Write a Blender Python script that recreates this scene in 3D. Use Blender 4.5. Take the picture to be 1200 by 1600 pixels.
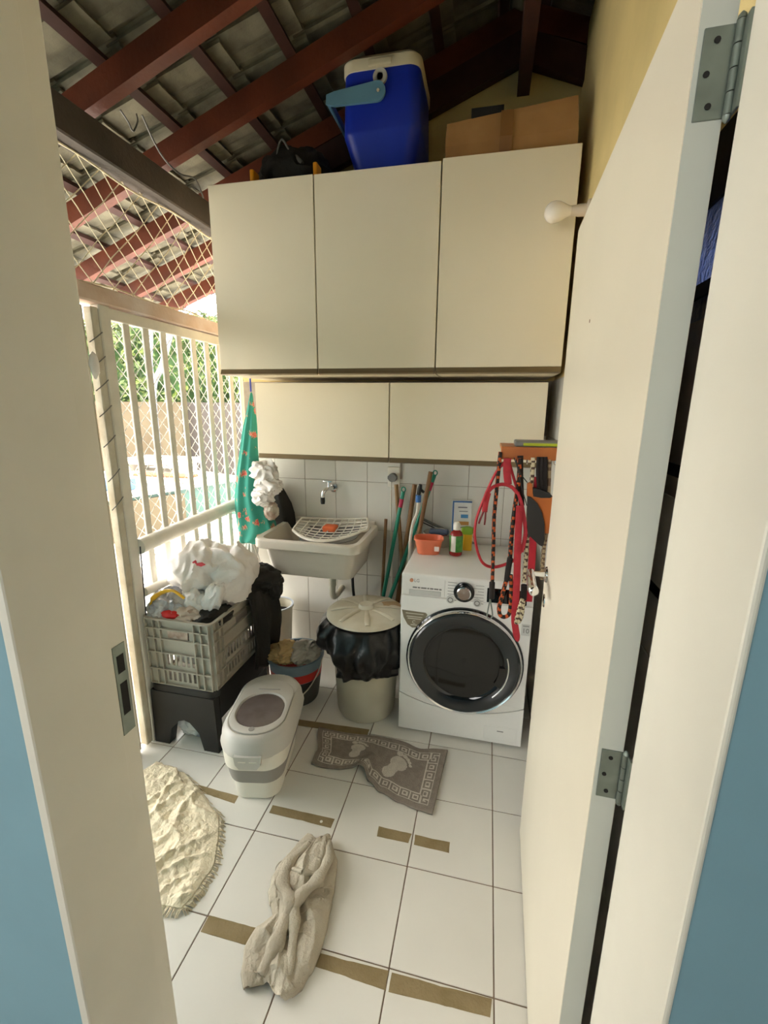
import bpy, bmesh, math, random
from mathutils import Vector, Matrix, noise
random.seed(7)
S = bpy.context.scene
for o in list(bpy.data.objects):
    bpy.data.objects.remove(o)
COL = S.collection
PI = math.pi

# ------------------------------------------------------------------ camera
FPX = 698.54
CAM = Vector((0.4253, -2.5874, 1.611))
cd = bpy.data.cameras.new('camera'); cam = bpy.data.objects.new('camera', cd); COL.objects.link(cam)
cam.location = CAM; cam.rotation_euler = (1.3392, -0.0095, 0.2257)
cd.sensor_fit = 'HORIZONTAL'; cd.sensor_width = 36; cd.lens = FPX / 1200 * 36; cd.clip_start = 0.01
S.camera = cam
RM = cam.rotation_euler.to_matrix()

# ------------------------------------------------------------------ world, sun, exposure
W = bpy.data.worlds.new('World'); S.world = W; W.use_nodes = True
bg = W.node_tree.nodes['Background']; bg.inputs[0].default_value = (1.0, .98, .94, 1); bg.inputs[1].default_value = 3.6
sd = bpy.data.lights.new('sun', 'SUN'); sun = bpy.data.objects.new('sun', sd); COL.objects.link(sun)
sd.energy = 2.0; sd.angle = .02; sd.color = (1, .95, .84); sun.rotation_euler = (math.radians(30), math.radians(28), 0)
S.view_settings.view_transform = 'Standard'; S.view_settings.look = 'None'
S.view_settings.exposure = 1.78; S.view_settings.gamma = 1; S.view_settings.use_curve_mapping = False

# ------------------------------------------------------------------ helpers
def at(px, py, ax, v):
    """point of the world seen at a place of the photograph, on the plane ax = v"""
    d = RM @ Vector(((px - 600) / FPX, -(py - 800) / FPX, -1)); i = 'XYZ'.index(ax)
    return CAM + d * ((v - CAM[i]) / d[i])
def lin(c):
    return tuple(((x / 255) / 12.92 if x / 255 <= .04045 else ((x / 255 + .055) / 1.055) ** 2.4) for x in c)
MATS = {}
def mat(name, c, rough=.5, metal=0, var=.08, scale=6, bump=0, bscale=60, spec=.5, trans=0, c2=None, alpha=1, det=3, ior=1.45, sub=0):
    if name in MATS: return MATS[name]
    m = bpy.data.materials.new(name); m.use_nodes = True; nt = m.node_tree; b = nt.nodes['Principled BSDF']
    c = lin(c); k = lin(c2) if c2 else tuple(x * (1 - var) for x in c); c1 = c if c2 else tuple(min(1, x * (1 + var)) for x in c)
    tc = nt.nodes.new('ShaderNodeTexCoord'); n = nt.nodes.new('ShaderNodeTexNoise'); n.inputs['Scale'].default_value = scale; n.inputs['Detail'].default_value = det
    nt.links.new(tc.outputs['Object'], n.inputs['Vector'])
    r = nt.nodes.new('ShaderNodeValToRGB'); r.color_ramp.elements[0].position = .35; r.color_ramp.elements[1].position = .65
    r.color_ramp.elements[0].color = (*k, 1); r.color_ramp.elements[1].color = (*c1, 1)
    nt.links.new(n.outputs['Fac'], r.inputs['Fac']); nt.links.new(r.outputs['Color'], b.inputs['Base Color'])
    b.inputs['Roughness'].default_value = rough; b.inputs['Metallic'].default_value = metal
    b.inputs['Specular IOR Level'].default_value = spec; b.inputs['Transmission Weight'].default_value = trans; b.inputs['IOR'].default_value = ior
    b.inputs['Alpha'].default_value = alpha
    if sub: b.inputs['Subsurface Weight'].default_value = sub; b.inputs['Subsurface Radius'].default_value = (.02, .02, .02)
    if bump:
        n2 = nt.nodes.new('ShaderNodeTexNoise'); n2.inputs['Scale'].default_value = bscale; n2.inputs['Detail'].default_value = 4
        nt.links.new(tc.outputs['Object'], n2.inputs['Vector'])
        bp = nt.nodes.new('ShaderNodeBump'); bp.inputs['Strength'].default_value = bump; bp.inputs['Distance'].default_value = .01
        nt.links.new(n2.outputs['Fac'], bp.inputs['Height']); nt.links.new(bp.outputs['Normal'], b.inputs['Normal'])
    MATS[name] = m
    return m

class MB:
    def __init__(s): s.v = []; s.f = []; s.m = []
    def add(s, vs, fs, m=0):
        o = len(s.v); s.v += [tuple(v) for v in vs]; s.f += [tuple(i + o for i in f) for f in fs]
        s.m += m if isinstance(m, list) else [m] * len(fs); return s
    def box(s, x0, x1, y0, y1, z0, z1, m=0):
        x0, x1 = min(x0, x1), max(x0, x1); y0, y1 = min(y0, y1), max(y0, y1); z0, z1 = min(z0, z1), max(z0, z1)
        return s.add([(x0, y0, z0), (x1, y0, z0), (x1, y1, z0), (x0, y1, z0), (x0, y0, z1), (x1, y0, z1), (x1, y1, z1), (x0, y1, z1)],
                     [(0, 3, 2, 1), (4, 5, 6, 7), (0, 1, 5, 4), (1, 2, 6, 5), (2, 3, 7, 6), (3, 0, 4, 7)], m)
    def rbox(s, x0, x1, y0, y1, z0, z1, r=.005, seg=2, m=0):
        bm = bmesh.new(); bmesh.ops.create_cube(bm, size=1)
        bmesh.ops.scale(bm, vec=(abs(x1 - x0), abs(y1 - y0), abs(z1 - z0)), verts=bm.verts)
        bmesh.ops.translate(bm, vec=((x0 + x1) / 2, (y0 + y1) / 2, (z0 + z1) / 2), verts=bm.verts)
        bmesh.ops.bevel(bm, geom=list(bm.edges), offset=r, segments=seg, affect='EDGES', profile=.5)
        bm.verts.index_update(); s.add([v.co[:] for v in bm.verts], [[v.index for v in f.verts] for f in bm.faces], m); bm.free(); return s
    def tube(s, path, r, n=8, closed=False, m=0, mf=None, flat=1.0, side=None):
        P = [Vector(p) for p in path]; N = len(P); rings = []; prev = None
        for i in range(N):
            a = P[i - 1] if (i > 0 or closed) else P[i]; b = P[(i + 1) % N] if (i < N - 1 or closed) else P[i]
            t = (b - a).normalized()
            if side is not None: u = Vector(side); u = (u - t * u.dot(t)).normalized()
            elif prev is None: u = t.orthogonal().normalized()
            else: u = (prev - t * prev.dot(t)).normalized()
            prev = u; w = t.cross(u); rr = r[i] if isinstance(r, (list, tuple)) else r
            rings.append([P[i] + u * (math.cos(2 * PI * k / n) * rr) + w * (math.sin(2 * PI * k / n) * rr * flat) for k in range(n)])
        vs = [v for g in rings for v in g]; fs = []; ms = []
        for i in range(N if closed else N - 1):
            j = (i + 1) % N
            for k in range(n):
                fs.append((i * n + k, i * n + (k + 1) % n, j * n + (k + 1) % n, j * n + k)); ms.append(mf(i, k) if mf else m)
        if not closed:
            fs.append(tuple(range(n))[::-1]); ms.append(mf(0, 0) if mf else m); fs.append(tuple((N - 1) * n + k for k in range(n))); ms.append(mf(N - 2, 0) if mf else m)
        return s.add(vs, fs, ms)
    def loft(s, rings, cap0=True, cap1=True, m=0, mf=None, closed=True):
        n = len(rings[0]); vs = [v for g in rings for v in g]; fs = []; ms = []
        for i in range(len(rings) - 1):
            for k in range(n if closed else n - 1):
                fs.append((i * n + k, i * n + (k + 1) % n, (i + 1) * n + (k + 1) % n, (i + 1) * n + k)); ms.append(mf(i, k) if mf else m)
        if cap0: fs.append(tuple(range(n))[::-1]); ms.append(mf(0, 0) if mf else m)
        if cap1: fs.append(tuple((len(rings) - 1) * n + k for k in range(n))); ms.append(mf(len(rings) - 2, 0) if mf else m)
        return s.add(vs, fs, ms)
    def lathe(s, prof, c=(0, 0, 0), n=32, axis='Z', cap0=True, cap1=True, m=0, mf=None, wob=None):
        rings = []
        for i, (r, z) in enumerate(prof):
            g = []
            for k in range(n):
                a = 2 * PI * k / n; rr = r * (wob(i, a) if wob else 1); x, y = rr * math.cos(a), rr * math.sin(a)
                p = {'Z': (x, y, z), 'Y': (x, z, -y), 'X': (z, x, y)}[axis]
                g.append((c[0] + p[0], c[1] + p[1], c[2] + p[2]))
            rings.append(g)
        return s.loft(rings, cap0, cap1, m, mf)
    def grid(s, f, nu, nv, m=0, mf=None):
        vs = [f(i / nu, j / nv) for j in range(nv + 1) for i in range(nu + 1)]; fs = []; ms = []
        for j in range(nv):
            for i in range(nu):
                a = j * (nu + 1) + i; fs.append((a, a + 1, a + nu + 2, a + nu + 1)); ms.append(mf((i + .5) / nu, (j + .5) / nv) if mf else m)
        return s.add(vs, fs, ms)
    def prism(s, poly, axis, a, b, m=0):
        n = len(poly)
        mk = {'X': lambda p, h: (h, p[0], p[1]), 'Y': lambda p, h: (p[0], h, p[1]), 'Z': lambda p, h: (p[0], p[1], h)}[axis]
        vs = [mk(p, a) for p in poly] + [mk(p, b) for p in poly]
        fs = [tuple(range(n))[::-1], tuple(range(n, 2 * n))] + [(i, (i + 1) % n, n + (i + 1) % n, n + i) for i in range(n)]
        return s.add(vs, fs, m)
    def xf(s, M):
        s.v = [tuple(M @ Vector(v)) for v in s.v]; return s

INV = {}
def link(o): COL.objects.link(o); return o
def mesh_of(name, mb, mats):
    me = bpy.data.meshes.new(name); me.from_pydata(mb.v, [], mb.f)
    for m in (mats if isinstance(mats, (list, tuple)) else [mats]): me.materials.append(m)
    if any(mb.m): me.polygons.foreach_set('material_index', mb.m)
    bm = bmesh.new(); bm.from_mesh(me); bmesh.ops.recalc_face_normals(bm, faces=bm.faces); bm.to_mesh(me); bm.free()
    return me
def obj(name, mb, mats, parent=None, smooth=None, world=True, thick=0, sub=0):
    """one mesh object; shapes are given in world space unless world=False"""
    if parent is not None and world and parent.name in INV:
        mb.xf(INV[parent.name])
    me = mesh_of(name, mb, mats); o = link(bpy.data.objects.new(name, me))
    if smooth is not None:
        me.shade_smooth(); me.set_sharp_from_angle(angle=math.radians(smooth))
    if parent is not None:
        o.parent = parent
        if parent.name in INV: INV[o.name] = INV[parent.name]
    if thick:
        md = o.modifiers.new('Solidify', 'SOLIDIFY'); md.thickness = thick; md.offset = 0
    if sub:
        md = o.modifiers.new('Subdivision', 'SUBSURF'); md.levels = sub; md.render_levels = sub
    return o
def thing(name, label, cat, loc=(0, 0, 0), rz=0, group=None):
    o = link(bpy.data.objects.new(name, None)); o.location = loc; o.rotation_euler = (0, 0, rz); o.empty_display_size = .05
    tag(o, label, cat, group); INV[o.name] = (Matrix.Translation(Vector(loc)) @ Matrix.Rotation(rz, 4, 'Z')).inverted()
    return o
def tag(o, label=None, cat=None, group=None, kind=None):
    if label: o['label'] = label
    if cat: o['category'] = cat
    if group: o['group'] = group
    if kind: o['kind'] = kind
    return o
def struct(name, label, mb, mats, parent=None, smooth=None):
    o = obj(name, mb, mats, parent, smooth)
    if parent is None: tag(o, label, None, None, 'structure'); INV[o.name] = Matrix.Identity(4)
    return o
def inst(name, me, parent, loc, rot=(0, 0, 0), sc=None):
    o = link(bpy.data.objects.new(name, me)); o.parent = parent; o.location = loc; o.rotation_euler = rot
    if sc: o.scale = sc
    return o
def rr(cx, cy, w, d, r, z, n=6, rot=0):
    """ring of a rounded rectangle"""
    g = []
    for qx, qy, a0 in ((1, 1, 0), (-1, 1, 90), (-1, -1, 180), (1, -1, 270)):
        for k in range(n + 1):
            a = math.radians(a0 + 90 * k / n); x = qx * (w / 2 - r) + r * math.cos(a); y = qy * (d / 2 - r) + r * math.sin(a)
            g.append((cx + x * math.cos(rot) - y * math.sin(rot), cy + x * math.sin(rot) + y * math.cos(rot), z))
    return g
def sm(pts, n=6, closed=False):
    """Catmull-Rom through points"""
    P = [Vector(p) for p in pts]; N = len(P); out = []
    for i in range(N if closed else N - 1):
        p0 = P[i - 1] if (i or closed) else P[0]; p1 = P[i]; p2 = P[(i + 1) % N]; p3 = P[(i + 2) % N] if (i + 2 < N or closed) else P[-1]
        for k in range(n):
            t = k / n
            out.append(.5 * ((2 * p1) + (p2 - p0) * t + (2 * p0 - 5 * p1 + 4 * p2 - p3) * t * t + (3 * p1 - p0 - 3 * p2 + p3) * t ** 3))
    if not closed: out.append(P[-1])
    return out
def crumple(c, rad, seed=0, amp=.25, sub=5, freq=2.2, flatb=None):
    bm = bmesh.new(); bmesh.ops.create_icosphere(bm, subdivisions=sub, radius=1)
    off = Vector((seed * 3.7, seed * 1.9, seed * 5.3)); mb = MB(); vs = []
    for v in bm.verts:
        p = v.co.copy(); q = p * freq + off
        w = Vector((noise.noise(q * .8 + Vector((9, 0, 0))), noise.noise(q * .8 + Vector((0, 9, 0))), noise.noise(q * .8))) * .8
        d = 1 - abs(noise.noise(q + w)) * 2; d2 = 1 - abs(noise.noise(q * 2.3 + w)) * 2
        s = 1 + amp * (d * .7 + d2 * .35 - .35); x = Vector((p.x * rad[0] * s, p.y * rad[1] * s, p.z * rad[2] * s)) + Vector(c)
        if flatb is not None and x.z < flatb: x.z = flatb + (x.z - flatb) * .05
        vs.append(x)
    bm.verts.index_update(); mb.add(vs, [[v.index for v in f.verts] for f in bm.faces]); bm.free(); return mb
def text(s, size, M, depth=.0006):
    cu = bpy.data.curves.new('lettering', 'FONT'); cu.body = s; cu.size = size; cu.extrude = depth; cu.align_x = 'CENTER'; cu.align_y = 'CENTER'; cu.resolution_u = 3
    o = bpy.data.objects.new('lettering', cu); COL.objects.link(o)
    dg = bpy.context.evaluated_depsgraph_get(); me = o.evaluated_get(dg).to_mesh()
    mb = MB(); mb.add([M @ v.co for v in me.vertices], [tuple(p.vertices) for p in me.polygons])
    bpy.data.objects.remove(o); bpy.data.curves.remove(cu); return mb
FRONT = lambda x, y, z: Matrix.Translation((x, y, z)) @ Matrix.Rotation(PI / 2, 4, 'X')
def N3(p, s=1.0, o=0): return noise.noise(Vector(p) * s + Vector((o, o * 1.7, o * .3)))

# ------------------------------------------------------------------ materials
M_white = mat('white_tile', (226, 222, 212), .18, var=.03, scale=3)
M_ftile = mat('floor_tile', (222, 218, 208), .22, var=.03, scale=2.5)
M_grout = mat('grout', (124, 104, 88), .9, var=.15, scale=20)
M_wgrout = mat('wall_grout', (164, 152, 136), .9, var=.1, scale=20)
M_glue = mat('dried_adhesive', (134, 116, 80), .9, c2=(146, 128, 94), scale=14, bump=.3, bscale=120)
M_plaster = mat('yellow_plaster', (226, 203, 142), .85, var=.05, scale=4, bump=.1, bscale=80)
M_blue = mat('blue_paint', (126, 160, 170), .7, var=.04, scale=4, bump=.05)
M_paint = mat('white_door_paint', (222, 213, 192), .35, var=.02, scale=3)
M_jamb = mat('jamb_paint', (222, 216, 200), .4, var=.03, scale=5)
M_edge = mat('grey_door_edge', (186, 188, 178), .5, var=.03)
M_cab = mat('cabinet_laminate', (234, 221, 193), .35, var=.02, scale=2)
M_strip = mat('bronze_handle_strip', (130, 112, 84), .35, metal=.5, var=.06)
M_steel = mat('hinge_steel', (128, 136, 128), .45, metal=.8, var=.15, scale=20)
M_chrome = mat('chrome', (225, 225, 225), .12, metal=1, var=.02)
M_dark = mat('dark_hollow', (22, 20, 18), .8)
M_wood = mat('red_stained_timber', (94, 44, 24), .55, var=.25, scale=5, bump=.2, bscale=50)
M_batten = mat('dark_batten_timber', (62, 34, 26), .7, var=.2, scale=9)
M_beam = mat('weathered_eave_beam', (70, 63, 56), .8, c2=(84, 74, 66), scale=5, bump=.3)
M_rooft = mat('concrete_roof_tile', (122, 116, 96), .85, c2=(84, 79, 64), scale=7, bump=.25, bscale=90)
M_iron = mat('white_painted_iron', (226, 220, 206), .5, var=.05, scale=12)
M_peel = mat('peeling_white_paint', (210, 203, 184), .7, c2=(188, 174, 148), scale=9, bump=.4, bscale=40, det=6)
M_lintel = mat('rusty_pink_lintel', (226, 210, 200), .8, c2=(214, 186, 164), scale=6, bump=.2)
M_net = mat('cream_net_string', (228, 216, 186), .8)
M_mesh = mat('white_wire_mesh', (226, 222, 214), .6)
M_app = mat('white_appliance', (228, 226, 220), .22, var=.015)
M_appg = mat('light_grey_plastic', (196, 195, 190), .4)
M_black = mat('gloss_black_glass', (14, 15, 16), .06, var=.1, spec=.6)
M_bglass = mat('smoked_door_glass', (34, 38, 40), .1, var=.1, spec=.6)
M_blackp = mat('black_plastic', (30, 29, 28), .5, var=.2)
M_bag = mat('black_bin_liner', (20, 20, 21), .28, var=.2, bump=.25, bscale=35)
M_blackcloth = mat('black_cloth', (38, 36, 33), .75, var=.2, bump=.3, bscale=60)
M_wbag = mat('white_carrier_bag', (238, 232, 226), .4, var=.03, bump=.3, bscale=30, trans=.0, sub=.25)
M_clear = mat('clear_film', (212, 212, 208), .2, c2=(150, 152, 158), scale=12, bump=.5, bscale=30)
M_bin = mat('aged_white_plastic', (206, 202, 184), .5, c2=(190, 182, 158), scale=3)
M_lid = mat('worn_lid_plastic', (222, 216, 198), .5, c2=(200, 190, 166), scale=5)
M_sink = mat('sink_plastic', (214, 206, 192), .35, var=.03)
M_crate = mat('grey_crate_plastic', (166, 159, 144), .5, var=.06)
M_pw = mat('white_tub_plastic', (230, 224, 210), .35, var=.02)
M_pg = mat('pale_grey_plastic', (198, 193, 184), .35, var=.02)
M_band = mat('grey_folding_band', (150, 145, 138), .6, var=.03)
M_smoke = mat('smoky_lid_window', (120, 108, 104), .12, c2=(96, 86, 82), scale=8)
M_stick = mat('broom_wood', (150, 112, 74), .6, c2=(126, 90, 58), scale=9)
M_stick2 = mat('pale_broom_wood', (172, 140, 98), .6, c2=(146, 112, 74), scale=9)
M_green = mat('teal_handle', (34, 138, 112), .35, var=.06)
M_pink = mat('magenta_grip', (190, 44, 82), .4)
M_red = mat('red_webbing', (168, 36, 46), .7, var=.1, scale=60)
M_orange = mat('orange_plastic', (240, 130, 94), .4, var=.03)
M_shelf = mat('orange_wood', (186, 108, 48), .5, c2=(164, 90, 38), scale=8)
M_leather = mat('tan_leather', (186, 100, 36), .55, var=.1)
M_card = mat('cardboard', (176, 132, 82), .8, c2=(160, 116, 70), scale=5)
M_tape = mat('packing_tape', (142, 100, 58), .3, var=.08)
M_cool = mat('blue_cooler_plastic', (24, 50, 172), .4, var=.08, scale=5)
M_cool2 = mat('cooler_cream_lid', (212, 200, 170), .5, var=.06)
M_cool3 = mat('cooler_handle', (104, 148, 170), .4, var=.06)
M_yellow = mat('yellow_plastic', (222, 172, 34), .4)
M_amber = mat('amber_grip', (224, 150, 30), .4)
M_blueb = mat('faded_blue_bucket', (116, 136, 148), .45, var=.08)
M_rag1 = mat('tan_rag', (196, 166, 118), .95, var=.12, bump=.4)
M_rag2 = mat('grey_rag', (172, 164, 150), .95, var=.15, bump=.4)
M_towel = mat('cream_towel', (226, 212, 182), .95, var=.06, scale=10, bump=.5, bscale=150)
M_cloth = mat('grey_beige_cloth', (196, 186, 166), .95, c2=(178, 166, 146), scale=9, bump=.5, bscale=140)
M_mat1 = mat('taupe_terry', (142, 131, 120), .98, var=.1, scale=40, bump=.6, bscale=200)
M_mat2 = mat('pale_terry', (204, 194, 180), .98, var=.08, scale=40, bump=.6, bscale=200)
M_bulb = mat('opal_bulb_glass', (232, 222, 206), .15, var=.01)
M_grey = mat('mid_grey_plastic', (120, 118, 114), .5)
M_bluep = mat('blue_plastic', (54, 106, 172), .4)
M_conc = mat('white_paving', (196, 190, 180), .8, var=.05)
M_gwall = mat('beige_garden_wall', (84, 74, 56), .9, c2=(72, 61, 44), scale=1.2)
M_gwall2 = mat('grey_garden_wall', (62, 56, 52), .9, var=.1, scale=1.5)  # a separate wall standing in shade; that shade is put into this darker grey
M_pool = mat('teal_pool_tile', (56, 84, 76), .4, var=.08, scale=5)
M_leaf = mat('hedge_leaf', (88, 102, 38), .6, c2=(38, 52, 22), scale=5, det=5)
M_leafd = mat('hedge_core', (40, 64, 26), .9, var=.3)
M_trunk = mat('limewashed_bark', (112, 115, 120), .8, var=.05)

# ------------------------------------------------------------------ floor
ZT = .0
fl = struct('floor', 'white square tiled laundry floor with dark grout', MB().box(-1.14, .76, -2.18, .0, -.06, -.003), M_grout)
X0, PX, Y0, PY = .5377, .301, -1.6303, .308
for i in range(-6, 2):
    for j in range(-2, 6):
        xa, xb = max(X0 + PX * (i - 1), -1.13), min(X0 + PX * i, .74); ya, yb = max(Y0 + PY * j, -2.17), min(Y0 + PY * (j + 1), 0)
        if xb - xa < .02 or yb - ya < .02: continue
        g = .002
        obj('tile', MB().rbox(xa + g, xb - g, ya + g, yb - g, -.02, ZT, .0012, 1), M_ftile, fl)
def patch(pts):
    P = [at(x, y, 'Z', 0) for x, y in pts]; c = sum(P, Vector()) / len(P); poly = []
    for i in range(len(P)):
        a, b = P[i], P[(i + 1) % len(P)]; n = max(2, int((b - a).length / .02))
        for k in range(n):
            q = a.lerp(b, k / n); q += (c - q).normalized() * (.003 * random.random()); poly.append((q.x, q.y))
    obj('adhesive_patch', MB().prism(poly, 'Z', -.001, .0008), M_glue, fl)
patch([(313, 1456), (326, 1430), (470, 1468), (468, 1503)]); patch([(470, 1503), (480, 1484), (608, 1517), (603, 1548)])
patch([(606, 1550), (611, 1519), (769, 1561), (766, 1590)]); patch([(303, 1235), (309, 1226), (373, 1244), (367, 1256)])
patch([(420, 1270), (426, 1258), (524, 1280), (517, 1294)]); patch([(588, 1307), (592, 1291), (644, 1303), (639, 1318)])
patch([(646, 1320), (648, 1304), (704, 1316), (702, 1333)]); patch([(462, 1133), (466, 1124), (578, 1140), (574, 1150)])
c = at(502, 1284, 'Z', 0)
obj('paint_dot', MB().lathe([(.006, 0), (.006, .0014)], (c.x, c.y, 0), 12), M_pw, fl)

# ------------------------------------------------------------------ walls
wb = struct('wall_back', 'back wall with portrait white tiles below yellow gable plaster',
            MB().prism([(-1.06, -.06), (.76, -.06), (.76, 3.30), (.48, 3.40), (-1.06, 2.845)], 'Y', .012, .16), M_plaster)
obj('grout_bed', MB().box(-1.06, .74, .003, .012, 0, 1.75), M_wgrout, wb)
WX, TW, WZ, TH = -.6706, .201, 1.1665, .2993
for k in range(-3, 8):
    for j in range(-4, 2):
        xa, xb = max(WX + TW * (k - 1), -1.06), min(WX + TW * k, .74); za, zb = max(WZ + TH * (j - 1), 0), min(WZ + TH * j, 1.75)
        if xb - xa < .02 or zb - za < .02: continue
        g = .0014
        obj('tile', MB().rbox(xa + g, xb - g, 0, .01, za + g, zb - g, .001, 1), M_white, wb)
wr = struct('wall_right', 'right side wall tiled low and yellow plaster above', MB().box(.752, .9, -1.96, .15, -.06, 1.805).box(.752, .9, -1.96, .15, 1.92, 3.27).box(.752, .9, -1.96, -1.93, 1.805, 1.92).box(.752, .9, -1.42, .15, 1.805, 1.92), M_plaster)
obj('grout_bed', MB().box(.743, .752, -1.96, 0, 0, 1.75), M_wgrout, wr)
for k in range(0, 10):
    for j in range(-4, 3):
        ya, yb = max(-TW * (k + 1), -1.96), -TW * k; za, zb = max(WZ + TH * (j - 1), 0), min(WZ + TH * j, 1.75)
        if zb - za < .02 or yb - ya < .02 or (yb < -1.3 and zb > 1.5): continue
        g = .0014
        obj('tile', MB().rbox(.74, .75, ya + g, yb - g, za + g, zb - g, .001, 1), M_white, wr)
# the partition between house and laundry, with its doorway
JL, JR = -.2, .66            # inner faces of the two jambs
YF, YN = -1.965, -2.16       # far and near face of the partition
wf = struct('wall_front', 'blue painted house wall around the doorway',
            MB().box(-2.2, JL - .008, YN + .004, YF - .002, -.06, 3.0).box(JR + .008, 2.2, YN + .004, YF - .002, -.06, 3.3).box(JL - .008, JR + .008, YN + .004, YF - .002, 2.26, 3.3), M_blue)
tl = struct('trim_1', 'white painted left door jamb with strike plate', MB().rbox(JL - .008, JL, YN, YF, 0, 2.26, .003, 2), M_jamb)
obj('door_stop', MB().rbox(JL - .004, JL + .012, YN - .001, YF - .045, 0, 2.22, .002, 1), M_jamb, tl)
sp = obj('strike_plate', MB().rbox(JL - .001, JL + .0012, YF - .034, YF - .006, 1.01, 1.19, .0005, 1), M_steel, tl)
obj('latch_hole', MB().box(JL, JL + .0016, YF - .028, YF - .012, 1.135, 1.17), M_dark, sp)
obj('bolt_hole', MB().box(JL, JL + .0016, YF - .028, YF - .012, 1.05, 1.115), M_dark, sp)
tr = struct('trim_2', 'white painted right door jamb carrying the hinges', MB().rbox(JR, JR + .008, YN, YF, 0, 2.26, .003, 2), M_jamb)
struct('trim_3', 'white painted door head above the doorway', MB().rbox(JL, JR, YN, YF, 2.225, 2.26, .003, 2), M_jamb)
# the house side behind the camera; back wall opening added for its light
struct('wall_house', 'blue house walls behind the doorway', MB().box(2.1, 2.2, -5.2, YN, -.06, 2.7).box(-2.2, -2.1, -5.2, YN, -.06, 2.7).box(-.6, 2.2, -5.3, -5.2, -.06, 2.7).box(-2.2, -.6, -5.3, -5.2, -.06, .85).box(-2.2, -.6, -5.3, -5.2, 2.2, 2.7), M_blue)
struct('ceiling', 'plain ceiling of the house room', MB().box(-2.2, 2.2, -5.3, YN, 2.7, 2.8), mat('ceiling_paint', (222, 218, 208), .9))
struct('floor_house', 'floor of the house room', MB().box(-2.2, 2.2, -5.3, -2.181, -.06, 0), mat('house_floor', (150, 120, 92), .5))
# the window behind the open door
w1 = struct('window_1', 'dark framed window with blue textured glass behind the open door', MB().box(.74, .751, -1.95, -1.93, 1.28, 2.02).box(.74, .751, -1.42, -1.4, 1.28, 2.02).box(.74, .751, -1.93, -1.42, 1.92, 2.02).box(.74, .751, -1.93, -1.42, 1.28, 1.3).box(.738, .751, -1.93, -1.42, 1.785, 1.805).box(.738, .751, -1.93, -1.42, 1.5, 1.52), M_dark)
mg = mat('blue_textured_glass', (46, 60, 100), .35, var=.15, scale=30, bump=.8, bscale=90, trans=.8)
for za, zb in ((1.3, 1.5), (1.52, 1.785), (1.805, 1.92)): obj('pane', MB().box(.746, .75, -1.93, -1.42, za, zb), mg, w1)

# ------------------------------------------------------------------ roof
RS = .36; RZ = 3.116; TH_ = math.atan(RS); RIDGE = .48
rf = link(bpy.data.objects.new('roof', None)); tag(rf, 'pitched timber roof with concrete tiles seen from below', None, None, 'structure'); rf.location = (-1.1, -1, 2.72); INV['roof'] = Matrix.Translation((1.1, 1, -2.72))
zb_ = lambda x: RZ + RS * x            # underside of the rafters, left slope
zr_ = lambda x: RZ + RS * RIDGE - RS * (x - RIDGE)
for yc in (-1.71, -1.285, -.857, -.435, -.01, .42, .85):
    h = .10
    if yc > -.2 and yc < .1: xa = RIDGE
    mb = MB().prism([(-2.3, zb_(-2.3)), (RIDGE, zb_(RIDGE)), (RIDGE, zb_(RIDGE) + h), (-2.3, zb_(-2.3) + h)], 'Y', yc - .024, yc + .024)
    obj('rafter', mb, M_wood, rf)
    mb = MB().prism([(RIDGE, zr_(RIDGE)), (.95, zr_(.95)), (.95, zr_(.95) + h), (RIDGE, zr_(RIDGE) + h)], 'Y', yc - .024, yc + .024)
    obj('rafter', mb, M_wood, rf)
obj('gable_rafter', MB().prism([(-1.1, 2.56), (.476, 3.153), (.9, 2.99), (.9, 3.12), (.476, 3.28), (-1.1, 2.7)], 'Y', -.05, -.002), M_batten, rf)
for xc in [-2.2 + .287 * k for k in range(10)]:
    z = zb_(xc) + .10; mb = MB().box(-.022, .022, -2.0, 1.1, 0, .024).xf(Matrix.Translation((xc, 0, z)) @ Matrix.Rotation(-TH_, 4, 'Y')); obj('batten', mb, M_batten, rf)
for xc in (.56, .8):
    mb = MB().box(-.022, .022, -2.0, 1.1, 0, .024).xf(Matrix.Translation((xc, 0, zr_(xc) + .10)) @ Matrix.Rotation(TH_, 4, 'Y')); obj('batten', mb, M_batten, rf)
obj('ridge_beam', MB().box(.463, .52, -1.96, .01, 3.05, 3.26), M_batten, rf)
obj('eave_beam', MB().rbox(-1.15, -1.06, -1.96, .9, 2.517, 2.64, .006, 1), M_beam, rf)
# one tile of the roof: a flat pan with a raised roll, 0.36 m long
prof = [(-.107, .004), (-.09, 0), (-.02, 0), (0, .004), (.015, 0), (.045, 0), (.06, .012), (.075, .03), (.092, .032), (.107, .016)]
tm = MB(); TL = .36
tm.loft([[(s * TL / 2, y, z + (0.012 if s < 0 else 0)) for y, z in prof] + [(s * TL / 2, y, z + .013 + (0.012 if s < 0 else 0)) for y, z in prof[::-1]] for s in (-1, 1)])
TME = mesh_of('roof_tile', tm, M_rooft)
for cI in range(11):
    x = -2.28 + .287 * cI
    for r in range(15):
        y = -1.95 + .2 * r
        if x > RIDGE + .02: continue
        inst('roof_tile', TME, rf, Vector((x + 1.1 - .02, y + 1 + random.uniform(-.004, .004), zb_(x) + .128 - 2.72)), (random.uniform(-.015, .015), -TH_ + .03 + random.uniform(-.012, .012), 0))
for cI in range(2):
    x = .64 + .28 * cI
    for r in range(15):
        inst('roof_tile', TME, rf, Vector((x + 1.1, -1.95 + .2 * r + 1, zr_(x) + .13 - 2.72)), (0, TH_ - .03, 0))
obj('ridge_cap', MB().tube([(RIDGE, -2.0, zb_(RIDGE) + .15), (RIDGE, 1.1, zb_(RIDGE) + .15)], .09, 12), M_rooft, rf)

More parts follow.
